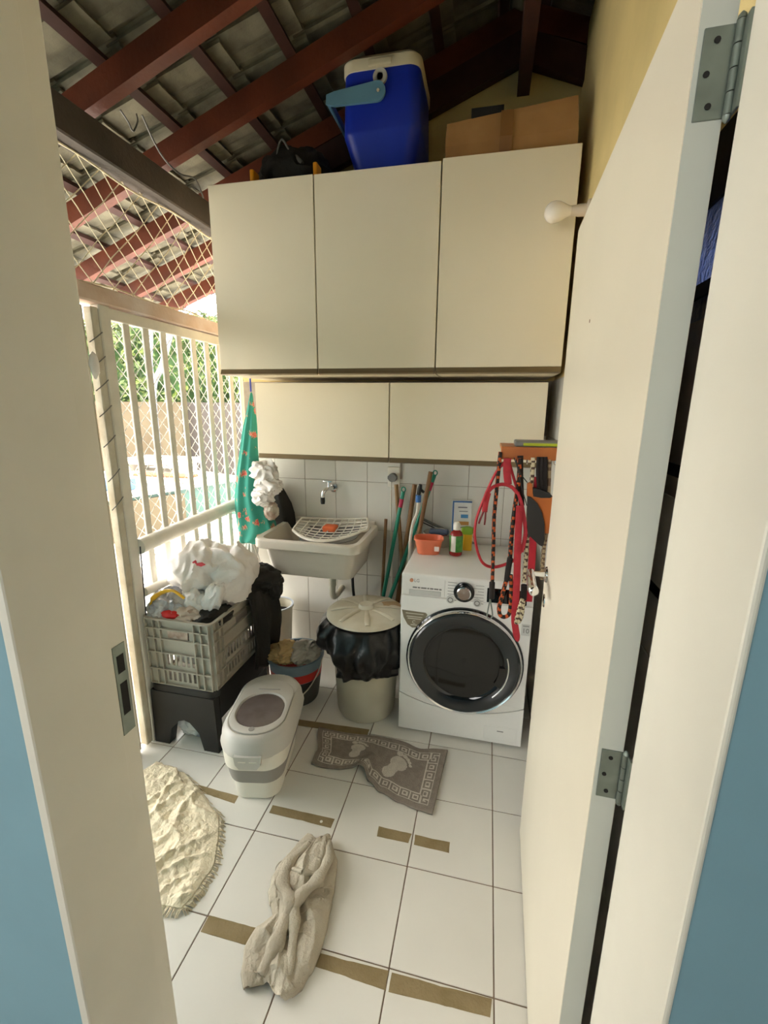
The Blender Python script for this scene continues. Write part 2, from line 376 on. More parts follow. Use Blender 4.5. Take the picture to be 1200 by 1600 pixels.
# ------------------------------------------------------------------ the door leaf, open along the right wall
HX, HY = .618, -1.945; FX, FY = .640, -1.09
ang = math.atan2(FX - HX, FY - HY)
door = link(bpy.data.objects.new('door_1', None)); tag(door, 'white painted door standing open along the right wall', None, None, 'structure')
door.location = (HX, HY, 0); door.rotation_euler = (0, 0, -ang)
L = math.hypot(FX - HX, FY - HY); TD = .036
obj('leaf', MB().box(0, TD, .0, L, .008, 2.1), M_paint, door, world=False)
obj('leaf_edge', MB().box(.0008, TD - .0008, -.0012, .001, .008, 2.1), M_edge, door, world=False)
for zc, h in ((1.962, .085), (1.065, .085)):
    hg = obj('hinge', MB().rbox(.006, TD + .002, -.0032, -.0005, zc - h / 2, zc + h / 2, .0006, 1).rbox(TD + .004, TD + .0075, -.022, .004, zc - h / 2, zc + h / 2, .0006, 1), M_steel, door, world=False)
    kn = MB()
    for q in range(4): kn.lathe([(.0045, zc - h / 2 + q * h / 4 + .0006), (.0045, zc - h / 2 + (q + 1) * h / 4 - .0006)], (TD + .002, -.0065, 0), 12)
    for e in (-1, 1): kn.lathe([(.001, zc + e * (h / 2 + .007)), (.0038, zc + e * (h / 2 + .004)), (.0045, zc + e * h / 2)][::e], (TD + .002, -.0065, 0), 12)
    obj('knuckle', kn, M_steel, hg, 40, world=False)
    sc = MB()
    for q in (-.03, 0, .03): sc.lathe([(.0032, -.0042), (.0032, -.0030)], (TD * .42 + (.004 if q else -.002), 0, zc + q), 10, 'Y')
    obj('screw', sc, M_dark, hg, world=False)
hz = 1.09
hd = obj('handle', MB().lathe([(.009, -.05), (.009, -.002)], (0, L - .06, hz), 16, 'X').tube(sm([(-.05, L - .052, hz), (-.052, L - .07, hz), (-.052, L - .12, hz - .004), (-.05, L - .165, hz - .012), (-.044, L - .185, hz - .016)], 5), [.013] * 6 + [.014] * 9 + [.0155] * 4 + [.013, .006], 14), M_chrome, door, 40, world=False)
obj('rosette', MB().lathe([(.024, -.006), (.026, -.001)], (0, L - .06, hz), 20, 'X'), M_chrome, hd, 40, world=False)
obj('escutcheon', MB().lathe([(.02, -.004), (.022, -.001)], (0, L - .06, hz - .09), 20, 'X'), M_chrome, hd, 40, world=False)
obj('stain', MB().lathe([(.004, -.0006), (.004, 0)], (0, L - .36, 1.8), 8, 'X'), mat('brown_mark', (128, 96, 78), .9), door, world=False)

# ------------------------------------------------------------------ the iron grille on the left
XG = -1.1
gr = thing('window_grille', 'white painted iron grille of vertical bars with diamond mesh on the open left side', 'grille', (XG, -.5, 0))
obj('post', MB().rbox(XG - .025, XG + .02, -1.008, -.952, 0, 1.99, .004, 1), M_iron, gr)
obj('rail', MB().rbox(XG - .02, XG + .015, -.955, .2, 1.94, 1.985, .003, 1), M_iron, gr)
obj('rail', MB().tube([(XG + .02, -.955, .985), (XG + .02, .1, 1.018)], .036, 16), M_iron, gr, 40)
obj('rail', MB().tube([(XG + .02, -.955, .765), (XG + .02, .1, .715)], .022, 12), M_iron, gr, 40)
obj('rail', MB().rbox(XG - .02, XG + .015, -.955, .0, .02, .06, .003, 1), M_iron, gr)
BM = MB().rbox(-.006, .006, -.0175, .0175, .05, 1.945, .002, 1); BME = mesh_of('bar', BM, M_iron)
for y in [-.86 + .1135 * k for k in range(10)]: inst('bar', BME, gr, Vector((0, y + .5, 0)))
def net(y0, y1, z0, z1, st, r, x, jit=0):
    mb = MB(); H = z1 - z0
    k = y0 - H
    while k < y1:
        for sgn in (1, -1):
            pts = []
            a = k
            s0, s1 = max(0, y0 - a), min(H, y1 - a)
            if s1 - s0 > .01:
                n = max(2, int((s1 - s0) / .06))
                for q in range(n + 1):
                    s = s0 + (s1 - s0) * q / n; z = z0 + s if sgn > 0 else z1 - s
                    pts.append((x + .006 * sgn * 0 + jit * N3((a + s, z, sgn), 4), a + s, z + jit * N3((a + s, z, 5), 5)))
                mb.tube(pts, r, 4)
        k += st
    return mb
ms = obj('diamond_mesh', net(-.955, .2, .06, 1.94, .07, .0018, XG - .02, .004), M_mesh, gr); ms['kind'] = 'stuff'
sn = thing('safety_net', 'cream string safety net stretched between the eave beam and the lintel', 'net', (XG - .03, -.5, 2.08))
o = obj('netting', net(-1.5, .3, 2.07, 2.52, .108, .0022, XG - .03, .016), M_net, sn); o['kind'] = 'stuff'
obj('rope', MB().tube([(XG - .03 + .01 * math.sin(y * 9), y, 2.075 + .008 * math.sin(y * 13)) for y in [-1.5 + .05 * k for k in range(37)]], .004, 6), M_net, sn)
obj('rope', MB().tube([(XG - .02, y, 2.505 + .008 * math.sin(y * 11)) for y in [-1.5 + .05 * k for k in range(37)]], .004, 6), M_net, sn)
lt = obj('lintel', MB().rbox(XG - .05, XG + .03, -1.9, .3, 1.99, 2.055, .006, 1), M_lintel); tag(lt, 'pinkish weathered lintel under the safety net', 'lintel')
# the gate stile beside the jamb, old paint flaking
gt = thing('iron_gate', 'peeling white iron gate standing beside the left door jamb', 'gate', (XG, -1.3, 0))
obj('stile', MB().rbox(XG - .02, XG + .02, -1.046, -1.012, .01, 1.975, .004, 1), M_peel, gt)
obj('stile', MB().rbox(XG - .03, XG + .01, -1.15, -1.072, .01, 1.975, .004, 1), M_peel, gt)
obj('frame', MB().rbox(XG - .02, XG + .015, -1.9, -1.115, .02, .07, .003, 1).rbox(XG - .02, XG + .015, -1.9, -1.115, 1.92, 1.97, .003, 1).rbox(XG - .02, XG + .015, -1.93, -1.89, .02, 1.97, .003, 1), M_peel, gt)
for k in range(6): obj('bar', MB().rbox(XG - .006, XG + .006, -1.2 - .11 * k, -1.176 - .11 * k, .06, 1.93, .002, 1), M_iron, gt)
obj('kick_panel', MB().box(XG - .012, XG - .008, -1.02, -.99, .05, .45).rbox(XG - .008, XG + .012, -1.0, -.62, .06, .12, .003, 1), M_peel, gr)
tt = MB()
for z in (1.86, 1.77, 1.68, 1.58, 1.46, 1.32, 1.2): tt.tube(sm([(XG + .022, -1.075, z - .02), (XG + .026, -1.04, z + .004), (XG + .022, -1.008, z + .025)], 3), .0022, 5)
o = obj('tie_wire', tt, M_grey, gt); o['kind'] = 'stuff'
obj('plastic_tag', crumple((XG + .03, -1.075, 1.755), (.012, .02, .045), 3, .25, 3), M_wbag, gt, 60)

# ------------------------------------------------------------------ cabinets
def cabinet(name, label, x0, x1, yf, z0, z1, zh, group):
    t = thing(name, label, 'cabinet', ((x0 + x1) / 2, yf, z0), 0, group)
    obj('body', MB().rbox(x0 + .001, x1 - .001, yf + .02, -.001, z0, z1 - .002, .001, 1), M_cab, t)
    d = obj('door', MB().rbox(x0 + .002, x1 - .002, yf, yf + .018, z0 + zh, z1, .0015, 1), M_cab, t)
    obj('handle_strip', MB().prism([(yf - .006, z0 + .003), (yf + .012, z0 - .002), (yf + .016, z0 + zh), (yf + .003, z0 + zh), (yf - .001, z0 + zh * .55)], 'X', x0 + .003, x1 - .003), M_strip, d)
    return t
UY = -.5
for a, b, z, l in ((-.892, -.378, 2.586, 'tall cream wall cabinet over the window end, leftmost of the upper three'), (-.376, .177, 2.584, 'tall cream wall cabinet under the blue cooler'), (.179, .712, 2.592, 'tall cream wall cabinet under the cardboard box')):
    cabinet('wall_cabinet', l, a, b, UY, 1.757, z, .026, 'upper wall cabinets')
for a, b, l in ((-.818, -.073, 'low cream wall cabinet above the laundry sink'), (-.071, .690, 'low cream wall cabinet above the washing machine')):
    cabinet('low_wall_cabinet', l, a, b, -.3, 1.325, 1.7285, .026, 'lower wall cabinets')

# ------------------------------------------------------------------ on top of the cabinets
CZ = 2.592
ck = thing('cool_box', 'blue plastic cool box with cream lid on top of the wall cabinets', 'cooler', (-.09, -.25, CZ))
cx, cyk = -.105, -.235
def ring(w, d, r, z, dy=0): return rr(cx, cyk + dy, w, d, r, z)
obj('body', MB().loft([ring(.24, .18, .04, CZ), ring(.27, .22, .05, CZ + .05), ring(.338, .325, .055, CZ + .165), ring(.345, .335, .055, CZ + .175), ring(.345, .338, .05, CZ + .185), ring(.33, .34, .05, CZ + .40)]), M_cool, ck, 40)
ld = obj('lid', MB().loft([ring(.335, .352, .055, CZ + .395), ring(.34, .356, .055, CZ + .40), ring(.34, .356, .055, CZ + .435), ring(.31, .33, .05, CZ + .45)]), M_cool2, ck, 40)
obj('latch', MB().rbox(cx - .05, cx + .05, cyk - .186, cyk - .17, CZ + .402, CZ + .425, .004, 2), M_cool2, ld)
yk = cyk - .172
obj('badge', MB().lathe([(.03, yk - .006), (.032, yk + .008), (.014, yk + .008), (.014, yk - .006)], (cx, 0, CZ + .365), 20, 'Y'), M_pg, ck, 40)
# the carrying handle, swung to the left
pz = CZ + .31; pxh = cx - .01
poly = []
for k in range(9): a = -PI / 2 + PI * k / 8; poly.append((pxh + .035 * math.cos(a), pz + .037 * math.sin(a)))
poly += [(cx - .2, pz + .02), (cx - .235, pz + .012), (cx - .238, pz - .022), (cx - .2, pz - .032)]
hb = obj('carry_handle', MB().prism(poly, 'Y', yk - .014, yk - .002).prism(poly, 'Y', yk + .346, yk + .358).rbox(cx - .238, cx - .222, yk - .012, yk + .356, pz - .02, pz + .012, .003, 1), M_cool3, ck)
obj('pivot', MB().lathe([(.006, yk - .018), (.006, yk - .012)], (pxh + .005, 0, pz), 12, 'Y'), M_cool2, hb, 40)
sf = MB()
for dx, dz, w in ((-.1, .052, .05), (.05, .055, .06), (-.04, .03, .025), (.02, .02, .03)): sf.rbox(cx + dx, cx + dx + w, cyk - .152, cyk - .13, CZ + dz, CZ + dz + .006, .001, 1)

cb = thing('cardboard_box', 'brown cardboard box taped shut on top of the right wall cabinet', 'box', (.45, -.22, CZ))
obj('carton', MB().loft([[(.185, -.40, CZ), (.705, -.41, CZ), (.715, -.04, CZ), (.19, -.04, CZ)], [(.178, -.412, CZ + .08), (.70, -.42, CZ + .09), (.715, -.035, CZ + .09), (.185, -.035, CZ + .08)], [(.182, -.40, CZ + .168), (.69, -.41, CZ + .205), (.71, -.05, CZ + .2), (.19, -.05, CZ + .165)]]), M_card, cb)
obj('tape_strip', MB().loft([[(.40 + .01 * k, y, z) for k in range(0, 6)] for y, z in ((-.4155, CZ + .02), (-.424, CZ + .09), (-.41, CZ + .186), (-.2, CZ + .185))], False, False, closed=False), M_tape, cb, thick=.001)
obj('flap', MB().box(.28, .41, -.395, -.39, CZ + .165, CZ + .215), M_blackp, cb)
ol = thing('tool_bag', 'black nylon bag with bent metal bar beside the cool box', 'bag', (-.52, -.3, CZ))
obj('bag_body', crumple((-.56, -.25, CZ + .09), (.17, .13, .12), 5, .3, 4, 1.8, CZ), M_blackcloth, ol, 50)
obj('metal_bar', MB().tube(sm([(-.62, -.36, CZ + .05), (-.6, -.37, CZ + .16), (-.575, -.37, CZ + .205), (-.54, -.37, CZ + .16), (-.48, -.37, CZ + .10)], 5), [.004] * 10 + [.005] * 7 + [.011] * 4, 8), M_grey, ol, 40)
for i, x in enumerate((-.69, -.385)):
    hk = obj('clamp_grip', MB().rbox(x - .01, x + .01, -.46, -.40, CZ, CZ + .06, .006, 2), M_amber)
    tag(hk, ['small amber plastic grip at the window end of the cabinet top', 'small amber plastic grip between black bag and cool box'][i], 'grip', 'amber grips on the cabinets')

# ------------------------------------------------------------------ bulb on the right wall
bl = thing('wall_bulb', 'bare white bulb in a holder on the right wall near the cabinets', 'lamp', (.74, -.7, 2.3))
b0 = at(862, 332, 'Y', -.66); bz = b0.z
obj('bulb', MB().lathe([(.0, -.162), (.014, -.160), (.026, -.152), (.034, -.139), (.036, -.124), (.033, -.108), (.024, -.09), (.017, -.075), (.016, -.06)], (.74, -.66, bz), 24, 'X'), M_bulb, bl, 60)
obj('holder', MB().lathe([(.0165, -.075), (.018, -.05), (.02, -.045), (.02, -.02), (.032, -.015), (.034, 0)], (.74, -.66, bz), 24, 'X'), mat('bulb_holder', (206, 190, 168), .5), bl, 40)

# ------------------------------------------------------------------ the laundry sink
sk = thing('laundry_sink', 'beige plastic wall-hung laundry sink', 'sink', (-.49, -.22, .66))
sx, sw = -.492, .60
def sr(w, d, r, z, bulge=0, back=.0):
    g = rr(sx, -.003 - back - d / 2, w, d, r, z, 8); out = []
    for x, y, zz in g:
        u = (x - sx) / (w / 2)
        if y < -back - d * .6: y -= bulge * max(0, 1 - u * u)
        out.append((x, y, zz))
    return out
obj('basin', MB().loft([sr(.44, .35, .05, .668, .01), sr(.475, .39, .05, .685, .015), sr(.525, .425, .05, .84, .02), sr(.53, .43, .05, .85, .02), sr(.595, .455, .055, .85, .025), sr(.606, .466, .055, .858, .025), sr(.606, .466, .055, .895, .025), sr(.594, .456, .05, .905, .025),
                         sr(.54, .395, .05, .902, .02, .035), sr(.525, .385, .05, .885, .02, .04), sr(.44, .33, .05, .72, .01, .05), sr(.40, .29, .05, .702, .01, .06)]), M_sink, sk, 50)
obj('wall_plate', MB().rbox(sx - .28, sx + .28, -.02, -.001, .88, .925, .006, 2), M_sink, sk)
obj('drain_pipe', MB().tube([(-.43, -.2, .68), (-.43, -.2, .56)], .022, 16).tube(sm([(-.43, -.2, .565), (-.43, -.2, .5), (-.43, -.15, .47), (-.43, -.01, .47)], 5), .018, 14), M_bin, sk, 40)
obj('waste_hose', MB().tube(sm([(-.33, -.13, .7), (-.325, -.12, .5), (-.32, -.06, .3), (-.32, -.03, .02)], 6), .009, 8), M_blackp, sk, 40)
# plastic drainer basket in the sink
db = thing('drainer_basket', 'white plastic grid basket resting tilted in the sink', 'basket', (-.42, -.24, .86))
def bask(u, v):
    x = -.43 + .225 * u * (1 - .1 * v * v); y = -.22 + .165 * v * (1 - .62 * u * u)
    z = .895 + .03 * u * u + .02 * v * v + .022 * v + .012 * u
    return Vector((x, y, z))
per = [bask(u, -1) for u in [-1 + .1 * k for k in range(21)]] + [bask(1, v) for v in [-.9 + .1 * k for k in range(19)]] + [bask(u, 1) for u in [1 - .1 * k for k in range(21)]] + [bask(-1, v) for v in [.9 - .1 * k for k in range(19)]]
obj('rim', MB().tube(per, .008, 8, True, flat=.6), M_pw, db, 50)
gm = MB()
for k in range(1, 9): gm.tube([bask(-1 + 2 * k / 9, v) for v in [-1 + .2 * q for q in range(11)]], .0034, 6)
for k in range(1, 8): gm.tube([bask(u, -1 + 2 * k / 8) for u in [-1 + .2 * q for q in range(11)]], .0034, 6)
obj('grid', gm, M_pw, db, 50)
obj('base_tray', MB().loft([[bask(u * .75, v * .8) - Vector((0, 0, .03)) for u in [-1 + .25 * k for k in range(9)]] for v in [-1, -.5, 0, .5, 1]], False, False, closed=False), M_grey, db, thick=.003)
sg = obj('sponge', MB().rbox(-.49, -.41, -.2, -.13, .885, .925, .01, 2), mat('orange_sponge', (226, 112, 66), .9, bump=.5)); tag(sg, 'orange sponge under the drainer basket', 'sponge')
# tap
tp = thing('wall_tap', 'chrome wall tap above the laundry sink', 'tap', (-.5, 0, 1.12))
tx, tz = -.502, 1.122
obj('flange', MB().lathe([(.03, -.006), (.026, -.014), (.016, -.018), (.016, 0)], (tx + .02, 0, tz), 24, 'Y'), M_chrome, tp, 40)
obj('spout', MB().tube(sm([(tx + .02, -.01, tz), (tx + .015, -.05, tz), (tx, -.085, tz), (tx - .012, -.1, tz - .02), (tx - .016, -.102, tz - .045)], 5), .012, 14), M_chrome, tp, 50)
obj('handle', MB().lathe([(.01, tz), (.011, tz + .03), (.008, tz + .04)], (tx + .008, -.055, 0), 14).rbox(tx - .03, tx + .03, -.064, -.046, tz + .038, tz + .05, .005, 2), M_chrome, tp, 40)
obj('nozzle', MB().lathe([(.012, tz - .085), (.014, tz - .07), (.013, tz - .045)], (tx - .016, -.102, 0), 14), M_blackp, tp, 40)

# ------------------------------------------------------------------ washing machine
mx0, mx1, my, mz = .07, .67, -.643, .85
wm = thing('washing_machine', 'white front loading washing machine with round black door', 'washing machine', ((mx0 + mx1) / 2, -.35, 0))
obj('cabinet_body', MB().rbox(mx0, mx1, my + .03, -.075, .012, mz - .03, .006, 2), M_app, wm)
obj('top_plate', MB().rbox(mx0 - .001, mx1 + .001, my + .012, -.075, mz - .032, mz, .01, 3), M_app, wm, 50)
# the front panel bows slightly
PF = my
obj('front_panel', MB().rbox(mx0, mx1, PF, my + .035, .225, mz - .105, .006, 3), M_app, wm, 50)
cp = obj('control_panel', MB().prism([(PF - .001, .748), (PF + .014, mz - .012), (PF + .022, mz - .004), (PF + .04, mz - .004), (PF + .04, .748)], 'X', mx0 + .001, mx1 - .001), M_app, wm)
fy = lambda z: PF + .0005 + (z - .748) * .17 - .0012
obj('kick_panel', MB().prism([(mx0, .018), (mx1, .018), (mx1, .222)] + [(mx1 - (mx1 - mx0) * t, .222 - .072 * math.sin(PI * min(1, t / .98)) ** .8 if False else .158 + .064 * (2 * t - 1) ** 2) for t in [k / 20 for k in range(1, 20)]] + [(mx0, .222)], 'Y', PF, PF + .035), M_app, wm)
obj('panel_lower', MB().prism([(mx1, .228)] + [(mx1 - (mx1 - mx0) * t, .162 + .064 * (2 * t - 1) ** 2) for t in [k / 20 for k in range(1, 20)]] + [(mx0, .228)], 'Y', PF + .0005, PF + .035), M_app, wm)
obj('service_flap', MB().rbox(.492, .648, PF - .0012, PF + .004, .035, .112, .002, 1), M_app, wm)
obj('flap_mark', MB().rbox(.555, .585, PF - .002, PF, .083, .088, .0005, 1), M_grey, wm)
dc = Vector((.378, PF, .437)); R0 = .266
dr = obj('door', MB().lathe([(R0 - .012, -.03), (R0 - .02, -.036), (.19, -.03), (.178, -.022), (.0, -.016)][::-1] + [(R0 - .01, .004)], (dc.x, PF, dc.z), 64, 'Y', False, False, m=0, mf=lambda i, k: 1 if i < 2 else 0), [M_bglass, M_black], wm, 30)
obj('chrome_ring', MB().lathe([(R0 - .013, -.028), (R0 - .006, -.034), (R0, -.024), (R0 + .002, .002), (R0 - .012, .002)], (dc.x, PF, dc.z), 64, 'Y', False, False), M_chrome, dr, 40)
obj('outer_ring', MB().lathe([(R0 + .001, -.016), (R0 + .008, -.01), (R0 + .009, .002), (R0 - .001, .002)], (dc.x, PF, dc.z), 64, 'Y', False, False), M_black, dr, 40)
obj('door_handle', MB().tube([(dc.x + .205 * math.cos(a), PF - .036, dc.z + .205 * math.sin(a)) for a in [math.radians(-46 + 4 * k) for k in range(17)]], .004, 8), M_chrome, dr, 50)
obj('grip_recess', MB().loft([[(dc.x + r * math.cos(a), PF - .031, dc.z + r * math.sin(a)) for r in (.165, .2)] for a in [math.radians(-30 + 4 * k) for k in range(9)]], False, False, closed=False), M_black, dr, thick=.003)
# drawer, dial, display
def tilt(mb, zc):
    mb.v = [(x, y + .17 * (z - zc), z) for x, y, z in mb.v]; return mb
dw = obj('detergent_drawer', tilt(MB().rbox(.08, .275, fy(.79) - .002, fy(.79) + .004, .752, .836, .0015, 1), .79), M_app, cp)
obj('drawer_grip', tilt(MB().rbox(.108, .258, fy(.763) - .0045, fy(.763) + .003, .752, .776, .002, 2), .763), M_appg, cp)
kx, kz = .363, .785; ky = fy(kz)
dl = obj('dial', MB().lathe([(.047, ky + .004), (.047, ky - .008), (.040, ky - .011), (.034, ky - .010)], (kx, 0, kz), 40, 'Y', True, True), M_black, cp, 40)
obj('dial_cap', MB().lathe([(.034, ky - .008), (.033, ky - .024), (.028, ky - .028), (.0, ky - .027)], (kx, 0, kz), 36, 'Y'), M_chrome, dl, 40)
for bx_, bz_ in ((.303, .745), (.424, .742)):
    bt = obj('button', MB().lathe([(.019, fy(bz_) + .004), (.019, fy(bz_) - .004), (.016, fy(bz_) - .006), (0, fy(bz_) - .006)], (bx_, 0, bz_), 24, 'Y'), M_appg, cp, 40)
    obj('button_ring', MB().lathe([(.013, fy(bz_) - .0058), (.013, fy(bz_) - .0075), (.009, fy(bz_) - .0075), (.009, fy(bz_) - .0058)], (bx_, 0, bz_), 24, 'Y', False, False), M_grey, bt, 40)
obj('display', tilt(MB().rbox(.466, .64, fy(.782) - .003, fy(.782) + .006, .75, .815, .002, 1), .782), M_black, cp)
pr = MB()
for k in range(8):
    z = .836 - .0135 * k; w = .03 + .012 * ((k * 7) % 3)
    pr.rbox(.288, .288 + w, fy(z) - .0012, fy(z) + .001, z, z + .0022, .0003, 1)
    if k > 0: pr.rbox(.452 - w * .9, .452, fy(z) - .0012, fy(z) + .001, z - .004, z - .0018, .0003, 1)
obj('printed_marks', pr, M_grey, cp)['kind'] = 'stuff'
def ptext(s, size, x, z, m, name='lettering', parent=None, y=None):
    yy = (fy(z) - .0032) if y is None else y; mb = text(s, size, FRONT(x, yy, z), .0004)
    if y is None: tilt(mb, z)
    return obj(name, mb, m, parent or cp)
ptext('LG', .021, .143, .818, M_grey, 'logo_lettering')
obj('logo_disc', MB().lathe([(.009, fy(.818) - .0045), (.009, fy(.818))], (.118, 0, .818), 16, 'Y'), mat('logo_terracotta', (188, 130, 96), .5), cp)
pm = MB(); xx = .125
for w_ in (.02, .012, .026, .009, .016, .02, .011): pm.rbox(xx, xx + w_, fy(.786) - .0036, fy(.786) - .0015, .783, .789, .0004, 1); xx += w_ + .0035
obj('drawer_print', tilt(pm, .786), M_grey, dw)['kind'] = 'stuff'
ptext('10', .032, .646, .628, M_grey, 'sticker_number', wm, PF - .0016)
obj('sticker', MB().rbox(.627, .665, PF - .0012, PF + .001, .605, .661, .0003, 1), M_appg, wm)
obj('sticker_line', MB().rbox(.632, .66, PF - .0018, PF - .001, .65, .654, .0002, 1), M_grey, wm)
st = obj('energy_label', MB().prism([(.076, .668), (.19, .664), (.199, .655), (.185, .63), (.165, .6), (.145, .583), (.128, .58), (.105, .595), (.085, .63)], 'Y', PF - .0014, PF + .001), mat('bronze_label', (132, 122, 102), .35, metal=.3), wm)
ml = mat('label_pale', (206, 200, 184), .5)
pl = MB()
for z, a, b in ((.652, .095, .18), (.636, .1, .175), (.626, .105, .17), (.594, .12, .15)): pl.rbox(a, b, PF - .0022, PF - .001, z, z + .004, .0003, 1)
obj('label_print', pl, ml, st)
obj('label_letter', text('C', .024, FRONT(.135, PF - .002, .61), .0003), ml, st)
for x_, y_ in ((.11, -.58), (.63, -.58), (.63, -.14), (.11, -.14)): obj('foot', MB().lathe([(.02, 0), (.02, .015)], (x_, y_, 0), 12), M_blackp, wm)

# ------------------------------------------------------------------ things on the washing machine
TZ = mz
ob = thing('orange_tub', 'small coral plastic tub on the washing machine', 'tub', (.155, -.31, TZ))
def sq(w, z): return rr(.152, -.30, w, w * .8, w * .3, z, 6, .15)
obj('tub_wall', MB().loft([sq(.115, TZ + .001), sq(.12, TZ + .01), sq(.145, TZ + .075), sq(.158, TZ + .076), sq(.158, TZ + .085), sq(.146, TZ + .086), sq(.112, TZ + .012)]), M_orange, ob, 50)
obj('label', MB().rbox(.19, .216, -.366, -.362, TZ + .03, TZ + .055, .001, 1), mat('white_label', (232, 214, 206), .5), ob)
bo = thing('soap_bottle', 'green labelled liquid soap bottle with clear cap beside the coral tub', 'bottle', (.297, -.3, TZ))
obj('bottle_body', MB().lathe([(.03, TZ), (.034, TZ + .005), (.034, TZ + .11), (.028, TZ + .125), (.016, TZ + .135), (.016, TZ + .14)], (.297, -.3, 0), 24, mf=lambda i, k: 0), mat('red_liquid', (150, 44, 40), .15), bo, 40)
obj('label', MB().lathe([(.0345, TZ + .022), (.0352, TZ + .024), (.0352, TZ + .108), (.0345, TZ + .11)], (.297, -.3, 0), 24, mf=lambda i, k: 1 if 14 < k < 18 and i == 1 else 0), [mat('green_label', (52, 122, 50), .4, c2=(84, 150, 60), scale=40), mat('white_label2', (226, 216, 204), .5)], bo, 40)
obj('cap', MB().lathe([(.018, TZ + .138), (.019, TZ + .165), (.012, TZ + .178)], (.297, -.3, 0), 20), M_pw, bo, 40)
yb2 = thing('yellow_bottle', 'yellow bottle with green cap behind the soap bottle', 'bottle', (.352, -.2, TZ))
obj('bottle_body', MB().loft([rr(.352, -.2, .05, .035, .012, z) for z in (TZ, TZ + .09)]), M_yellow, yb2, 50)
obj('cap', MB().loft([rr(.35, -.2, w, .034, .01, z) for w, z in ((.05, TZ + .09), (.066, TZ + .1), (.066, TZ + .125), (.03, TZ + .13))]), mat('lime_green', (128, 164, 44), .4), yb2, 50)
bx2 = thing('product_box', 'white and blue printed carton standing behind the bottles', 'box', (.31, -.13, TZ))
BR = Matrix.Translation((.31, -.13, TZ)) @ Matrix.Rotation(.12, 4, 'Z')
obj('carton', MB().rbox(-.052, .052, -.02, .02, 0, .26, .001, 1).xf(BR), mat('blue_white_carton', (222, 220, 214), .5), bx2)
for nm, a, b, z0, z1, c_ in (('blue_edge', -.0525, -.044, 0, .2605, (70, 112, 168)), ('blue_edge', -.0525, .0525, .252, .2605, (70, 112, 168)), ('blue_logo', -.005, .035, .165, .185, (76, 140, 190)), ('amber_band', -.02, .04, .125, .145, (206, 150, 84)), ('title_line', -.022, .028, .222, .228, (120, 118, 124)), ('title_line', -.015, .032, .2, .205, (150, 148, 152)), ('title_line', -.012, .036, .108, .112, (60, 60, 70))):
    obj(nm, MB().box(a, b, -.0212, -.019, z0, z1).xf(BR), mat(nm + str(c_), c_, .5), bx2)
jr = thing('clear_tub', 'round clear plastic tub holding a blue brush behind the coral tub', 'tub', (.17, -.15, TZ))
obj('tub_wall', MB().lathe([(.075, TZ), (.078, TZ + .01), (.083, TZ + .062), (.09, TZ + .066), (.088, TZ + .072), (.08, TZ + .066), (.073, TZ + .012)], (.19, -.135, 0), 32), mat('clear_tub_plastic', (196, 190, 176), .25, alpha=.75), jr, 50)
br = obj('scrub_brush', MB().rbox(.135, .245, -.165, -.115, TZ + .062, TZ + .088, .01, 2).rbox(.145, .235, -.16, -.12, TZ + .035, TZ + .064, .002, 1, 1), [mat('slate_blue', (86, 96, 120), .5), mat('dark_red_bristle', (110, 60, 56), .9)]); tag(br, 'slate blue scrubbing brush lying in the clear tub', 'brush')
sq_ = thing('squeegee', 'grey squeegee bar leaning slantwise on the tiles behind the machine', 'squeegee', (.2, -.03, .85))
p0, p1 = at(650, 806, 'Y', -.035), at(758, 858, 'Y', -.035)
obj('blade_bar', MB().tube([p0, p1], .014, 4, flat=.6, side=(0, 1, 0)), M_grey, sq_)
obj('blade', MB().tube([p0 + Vector((0, 0, -.02)), p1 + Vector((0, 0, -.02))], .012, 4, flat=.3, side=(0, 1, 0)), M_blackp, sq_)

# ------------------------------------------------------------------ brooms and sticks against the back wall
def stick(name, label, top, low, yt, yl, r, m, extra=None, cat='broom', fl=1.0):
    a = at(*top, 'Y', yt); b = at(*low, 'Y', yl); d = (b - a); e = a + d * ((a.z - .006) / (a.z - b.z)) if b.z < a.z else b
    if e.y < -.55: e = b + (b - a) * .2
    if e.x > .05 and e.y < -.05: e.x = .05
    t = thing(name, label, cat, e, 0, 'sticks and brooms behind the bin')
    obj('handle', MB().tube([a, e], r, 10, flat=fl), m, t, 50)
    return t, a, e
stick('wooden_stick', 'short brown wooden stick nearest the sink', (603, 811), (597, 930), -.05, -.1, .0095, M_stick, cat='stick')
for nm, lb, top, low, yt, yl, hk in (('broom', 'teal handled broom with pink band beside the short wooden stick', (630, 768), (600, 925), -.06, -.14, 0), ('broom', 'teal handled broom with hook top, tallest by the clear tub', (679, 742), (629, 880), -.03, -.125, 1)):
    t, a, e = stick(nm, lb, top, low, yt, yl, .0115, M_green)
    d = (e - a).normalized()
    obj('grip_band', MB().tube([a + d * .045, a + d * .095], .0122, 10), M_pink, t, 50)
    h = MB().tube([a - d * .012 + Vector((.012 * math.cos(q), 0, .014 * math.sin(q))) for q in [2 * PI * k / 12 for k in range(12)]], .0035, 6, True)
    obj('hanging_loop', h, M_green, t, 50)
stick('wooden_stick', 'pale wooden stick under the wall socket leaning right', (619, 757), (630, 905), -.03, -.07, .012, M_stick2, cat='stick')
stick('wooden_stick', 'flat brown wooden stick between socket and white hose', (648, 757), (630, 880), -.04, -.095, .014, M_stick, cat='stick')
stick('wooden_stick', 'tall brown wooden stick in front of the teal hook broom', (673, 737), (650, 858), -.065, -.15, .0125, M_stick, cat='stick')
hs = thing('hose_wand', 'white hose with blue collar and black nozzle among the sticks', 'hose', at(641, 850, 'Y', -.12))
